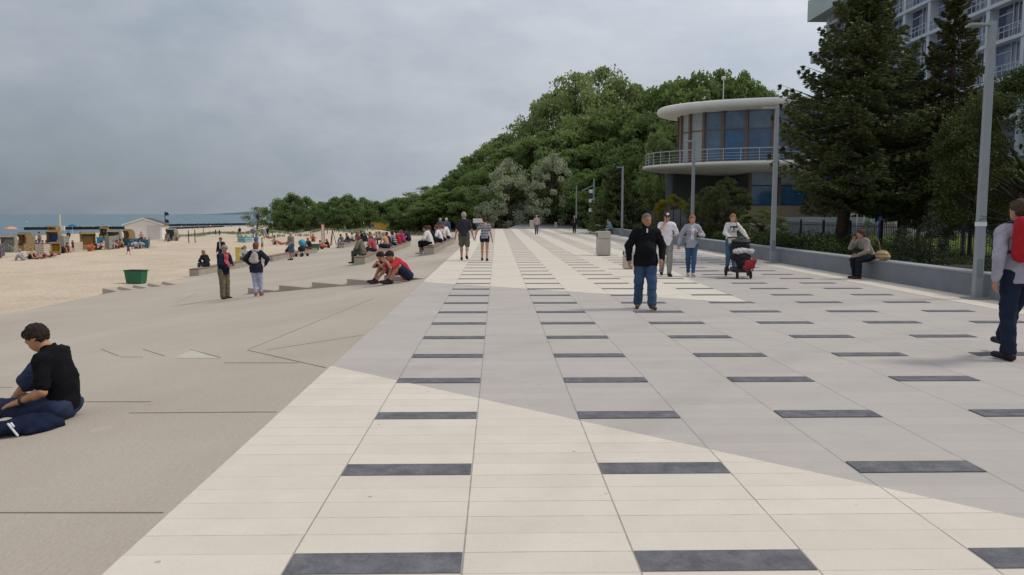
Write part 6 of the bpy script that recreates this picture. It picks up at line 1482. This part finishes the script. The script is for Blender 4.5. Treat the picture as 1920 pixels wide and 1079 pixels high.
# farthest bench and people around it
far_s = [(.05, '5b6068', 'b0b0b2', '4a3a32', 'sitter in grey top at the near end of the farthest bench', 60), (.30, '343947', '5a6674', '5a4538', 'sitter in dark blue, legs stretched out, on the farthest bench', 90),
         (.52, 'b9b2aa', '4a4a52', '3d2a22', 'sitter in pale top in the middle of the farthest bench', 80), (.74, '8d3040', '4f2a34', '7a4434', 'sitter in burgundy, facing us, on the farthest bench', 140), (.96, '2a2438', '303040', '2a2020', 'sitter in very dark purple at the far end of the farthest bench', 80)]
for t, c1, c2, hr, lab, hd in far_s: on_bench(B4, t, hd, dict(h=.026, top=T_(c1, sleeve=.8, infl=.03, name='jacket'), bottom=T_(c2, name='trousers'), shoes='333333', hair=('short', hr)), lab, group=gb4)
for px, py, hd, c1, c2, hr, lab in [(688, 458, 80, '332a3c', '3a3a44', '2a2020', 'person in dark purple sitting right of the farthest bench'), (698, 456, 90, '2f3040', 'b9b9bd', '2a2020', 'person in navy top and pale trousers sitting beside the dark purple one'),
        (710, 456, 120, 'b9a58f', '76766f', '8f7a5c', 'fair-haired sitter behind the bare-chested man, left of a pair'), (716, 457, 100, '9a8c70', '4a4a52', '6a4c38', 'fair-haired sitter behind the bare-chested man, right of a pair')]:
    x, y = G(px, py, -1.0); person((x, y, terr(x)), hd, 1.7, dict(h=.028, pel=(0, 0, .5), lean=14, lean2=28, foot_l=(-.12, .4, .085), foot_r=(.12, .42, .085), hand_l=(-.13, .36, .6), hand_r=(.13, .36, .6), top=T_(c1, sleeve=.8, infl=.03, name='jacket'), bottom=T_(c2, name='trousers'), shoes='333333', hair=('short', hr)), lab)
# ---------------------------------------------------------------- people on the sand
def gsit(px, py, hd, o, lab, z=-1.5, H=1.68, h=.03, grp='people on the beach'):
    x, y = G(px, py, z); z = sandz(x, y)-.02 if x < -15 else terr(x)
    o = dict(dict(h=h, pel=(0, 0, .13), lean=10, lean2=24, neck=10, hpitch=8, foot_l=(-.13, .48, .06), foot_r=(.14, .50, .06), hand_l=(-.16, .30, .42), hand_r=(.16, .30, .42), epole_l=(-1, -.5, 0), epole_r=(1, -.5, 0), skin=SKS[int(px) % 5]), **o)
    return person((x, y, z), hd, H, o, lab, grp)
def gstand(px, pf, ph, hd, o, lab, z=-1.5, h=.03, grp='people on the beach'):
    x, y = G(px, pf, z); z2 = sandz(x, y) if x < -15 else terr(x); H = min(1.9, max(1.0, ZAT(ph, y)-z2))
    o = dict(dict(h=h, pel=(0, 0, .94), lean=2, foot_l=(-.08, .1, .085), foot_r=(.09, -.1, .09), skin=SKS[int(px) % 5]), **o); return person((x, y, z2), hd, H, o, lab, grp)
def lie(px, py, hd, o, lab, z=-1.5, h=.03):
    x, y = G(px, py, z); z = sandz(x, y)
    o = dict(dict(h=h, pel=(0, 0, .13), lean=-84, lean2=-80, neck=-70, hpitch=-60, foot_l=(-.12, .80, .08), foot_r=(.14, .72, .08), kpole_r=(0, 0, 1), toe_l=(0, .5, 1), toe_r=(0, .5, 1), hand_l=(-.3, .05, .1), hand_r=(.3, .0, .1), skin=SKS[int(px) % 5]), **o)
    return person((x, y, z), hd, 1.68, o, lab, 'people on the beach')
top = lambda c, s=.45: T_(c, sleeve=s, infl=.03, name='tshirt'); bot = lambda c, l=.4: T_(c, len=l, infl=.03, name='shorts' if l < .6 else 'trousers')
gsit(44, 488, 120, dict(top=top('a5a3ae', .9), bottom=bot('9b9aa6', .9), hair=('short', '9a8a78')), 'sitter under a pale lilac towel, frontmost on the left of the beach')
gsit(57, 486, 250, dict(fem=True, top=top('b8a07c', .3), bottom=bot('3a3238'), hair=('bob', '8c7a4e')), 'blonde bather in front of the long whitish windscreen, next to the lilac towel')
lie(68, 486, 80, dict(bottom=bot('33262e', .2), hair=('short', '4a352a')), 'sunbather lying on pink towel, left of three in front of the whitish windscreen')
lie(80, 485, 95, dict(fem=True, top=T_('a8606a', sleeve=0, infl=.02, name='bikini_top'), bottom=bot('a8606a', .12), hair=('long', '4a352a')), 'sunbather with rosy bikini, middle of three before the whitish windscreen')
lie(93, 482.5, 100, dict(bottom=bot('c5bfae', .2), hair=('short', '7a5a3a')), 'sunbather in cream shorts, right of three before the whitish windscreen')
gsit(18, 474, 200, dict(top=top('7a8a88', .9), bottom=bot('55605c', .9), hair=('short', '5a4a3c')), 'sitter in grey-green before the pale wicker chair under the salmon parasol')
gsit(26, 473, 170, dict(skin='a06a4c', bottom=bot('4a3020'), hair=('short', '2c1f1a')), 'deeply tanned sitter between the salmon parasol and lilac windscreen')
gsit(57, 469, 200, dict(fem=True, top=top('1e1d24'), bottom=bot('7a2c3c'), hair=('short', '30221d'), cap='c75a7c'), 'woman in pink hat and black top by the green windscreen')
gsit(65, 470, 150, dict(top=top('9c2c3e'), bottom=bot('3c4668'), hair=('short', '30221d')), 'sitter in crimson top right of the pink hat woman')
gsit(70, 467, 190, dict(top=top('3e4a6e'), bottom=bot('2e3448'), hair=('short', '30221d')), 'sitter in slate blue top behind the crimson one')
gstand(75, 466, 434, 160, dict(skin='b07d62', bottom=bot('2a7090', .3), hair=('short', '2c1f1a')), 'bare-chested man in blue shorts standing behind the whitish windscreen')
gsit(80, 467, 220, dict(skin='a8745c', bottom=bot('6a3a44'), hair=('long', '40281f')), 'tanned sitter in the gap left of the whitish windscreen\'s wicker chair')
gsit(110, 474, 190, dict(top=top('22252e', .9), bottom=bot('2b2d38', .9), hair=('short', '2c1f1a')), 'sitter in black, left of two by the grey windscreen')
gsit(117, 475, 170, dict(top=top('252a44', .9), bottom=bot('20242f', .9), hair=('short', '4c3a30')), 'sitter in midnight blue, right of two by the grey windscreen')
gsit(125, 474, 230, dict(fem=True, skin='b5896c', top=T_('5b4038', sleeve=0, infl=.02, name='top'), bottom=bot('7a6450'), hair=('bob', '3b261d')), 'sunbather with brown top leaning beside two dark-clothed sitters')
gstand(137, 473, 452, 100, dict(fem=True, top=top('5a2c3c'), bottom=bot('4a2a30', .3), hair=('short', '30221d')), 'small child in maroon standing left of the small whitish windscreen')
gstand(129, 455, 433, 180, dict(top=top('263048', .9), bottom=bot('8c8680'), hair=('short', '30221d')), 'person in navy standing just left of the blue parasol')
gstand(153, 452, 432, 200, dict(top=top('6a4f68'), bottom=bot('45464c'), hair=('short', '8c8078')), 'person in mauve standing behind the tan chair with orange towel')
gsit(168, 471, 250, dict(skin='b06848', top=top('b9683f', .9), bottom=bot('b9683f', .4), hair=('short', '6a4028')), 'sitter wrapped in an orange towel against the tan wicker chair')
gsit(180, 469.5, 60, dict(fem=True, skin='b5896c', top=T_('33262e', sleeve=0, infl=.02, name='swimsuit'), bottom=bot('33262e', .12), hair=('short', '241b19')), 'dark-haired woman in black swimsuit next to the orange towel sitter')
gsit(187, 469, 300, dict(skin='c19780', bottom=bot('5b3a30', .3), hair=('short', '2f211c')), 'pale-skinned sitter right of the woman in black swimsuit')
gstand(196, 452, 432, 180, dict(top=top('25262e', .9), bottom=bot('333340', .9), hair=('short', '30221d')), 'dark-clothed person standing behind the bright blue cloth')
gsit(212, 467, 200, dict(top=top('a8aeb2'), bottom=bot('6c8090'), hair=('short', '5a4038')), 'sitter in light grey before the grey windscreen, leftmost of three')
gsit(221, 466.5, 180, dict(fem=True, top=top('b04a74'), bottom=bot('8a3a4a'), hair=('bob', '40281f')), 'sitter in hot pink before the grey windscreen, middle of three')
gsit(229, 465, 160, dict(top=top('b3a860'), bottom=bot('5b3a30'), hair=('short', '30221d')), 'sitter in yellow-green before the grey windscreen, rightmost of three')
gstand(222, 456, 434, 200, dict(fem=True, top=top('b9b4b4', .9), bottom=bot('83505a', .5), hair=('bob', '6a4c38')), 'person in white standing at the left corner of the hut')
gstand(266, 460, 434, 185, dict(skin='bf9480', bottom=bot('6b3038', .3), hair=('short', '4a3026')), 'bare-chested man standing in front of the hut behind the teal windscreen')
gsit(273, 461, 200, dict(top=top('8190b0'), bottom=bot('55608a'), hair=('short', '6a4c38')), 'sitter in periwinkle blue next to the bare-chested man by the hut')
gstand(241, 479, 460, 265, dict(fem=True, skin='b8876c', top=top('3f4c78', .3), bottom=bot('742f3c', .3), hair=('short', '4a352a'), foot_l=(-.05, .25, .085), foot_r=(.06, -.28, .16)), 'small child striding across the sand in front of the teal windscreen')
for px, py, hd, c1, lab in [(256, 467, 60, 'b8b4c0', 'sitter in white before the middle of the teal windscreen'), (263, 467, 200, '9db0c0', 'sitter in pale blue before the right part of the teal windscreen'), (317, 456, 150, '6f7780', 'sitter in grey right of the hut'), (331, 455, 200, '93998c', 'sitter in pale olive farther right of the hut')]:
    gsit(px, py, hd, dict(top=top(c1), bottom=bot('6a6a70'), hair=('short', '5a4038')), lab)
# beyond the bench: centre of the beach
gstand(481, 474, 438, 250, dict(h=.024, top=top('3d6f9a'), bottom=bot('5b5048'), hair=('short', '4a3428')), 'person in blue t-shirt standing beyond the head of the rucksack woman')
gstand(492, 470, 446, 90, dict(top=top('7fa0b8'), bottom=bot('8a5a4a'), hair=('short', '6a4c38')), 'child in light blue right of the person in blue t-shirt')
gstand(450, 447, 433, 10, dict(top=top('23262e', .9), bottom=bot('23262e', .9), hair=('short', '30221d')), 'dark figure beside the second beach goal post')
lie(505, 453, 80, dict(bottom=bot('8a4a3c', .3), hair=('short', '4a3428')), 'sunbather lying near the dark and white clothed walkers')
gstand(498, 449, 430, 180, dict(top=top('c2c4c8', .9), bottom=bot('b9bcc4', .9), hair=('short', '4a3428')), 'person in white standing far on the sand, left of a dark companion')
gstand(502, 449, 430, 190, dict(top=top('22242e', .9), bottom=bot('22242e', .9), hair=('short', '4a3428')), 'person in black standing far on the sand, beside a white companion')
gsit(515, 460, 200, dict(fem=True, top=top('b8b0ac', .3), bottom=bot('2b2b33'), hair=('short', '3a2c26')), 'lone sitter in white top and dark shorts in the middle of the sand')
lie(528, 460, 85, dict(bottom=bot('a0604c', .3), skin='b07458', hair=('short', '6a4c38')), 'reddish sunbather lying left of the standing man in shorts')
gsit(604, 467, 80, dict(h=.024, top=top('a8a6ae', .9), bottom=bot('6a6a72', .8), hair=('short', '55483c')), 'sitter in pale grey on the sand edge between the two far benches')
gsit(616, 465, 130, dict(h=.024, top=top('282a34', .9), bottom=bot('20222a', .9), hair=('long', '2a2020')), 'sitter in black on the sand edge beside the pale grey one')
gsit(588, 457, 180, dict(skin='b5683f', bottom=bot('8a3a30', .3), hair=('short', '4a3428')), 'sunburnt sitter left of the orange based post')
gsit(649, 447, 100, dict(top=top('626a78', .9), bottom=bot('45505f', .9), hair=('short', '6a5a4c')), 'sitter in slate grey against the dune bushes')
for i, (px, py) in enumerate([(361, 436), (386, 433), (391, 433), (395, 434), (372, 430), (434, 428)]):
    gstand(px, py+1, py-11, [0, 90, 200, 45, 300, 120][i], dict(h=.04, top=top(['9a4a4a', '6a5a62', '8a4a52', 'b5a8a0', '5a6a78', 'b9684f'][i]), bottom=bot('4a4a52'), hair=('short', '4a3428')), ['far bather in brick red beyond the hut', 'far bather in mauve at the waterline, left of three', 'far bather in wine red at the waterline, middle of three', 'far bather in cream at the waterline, right of three', 'far bather in steel blue at the waterline', 'far bather in orange before the thin grey-green bush'][i], z=-2.3)
# gulls
for px, y, lab, hd in [(1275, 66.5, 'left gull perched on the pavilion roof edge', 90), (1315, 63, 'right gull perched on the pavilion roof edge', 200)]:
    x = AT(px, y, 0)[0]; r = empty('gull', (x, y, ZR+.70), R(hd), lab, 'bird', 'gulls on the pavilion roof')
    V, Q = sdf([([elp((0, 0, .17), (.075, .17, .08)), elp((0, .15, .27), (.05, .055, .05)), cap((0, .10, .2), (0, .14, .26), .045), cap((0, .19, .265), (0, .24, .25), .014, .008), cap((0, -.12, .17), (0, -.26, .18), .035, .012)], [])], .012, .02); link('body', npmesh('body', V, Q), M_gull, r, True)
    for s in (-1, 1):
        V, Q = sdf([([elp((s*.06, -.06, .19), (.03, .17, .055))], [])], .012, .02); link('wing', npmesh('wing', V, Q), M_gwing, r, True)
        mb = MB(); mb.tube([(s*.03, 0, 0), (s*.03, 0, .11)], .008, 5); mb.build('leg', M_or, r)
print('people', NPEOPLE[0])
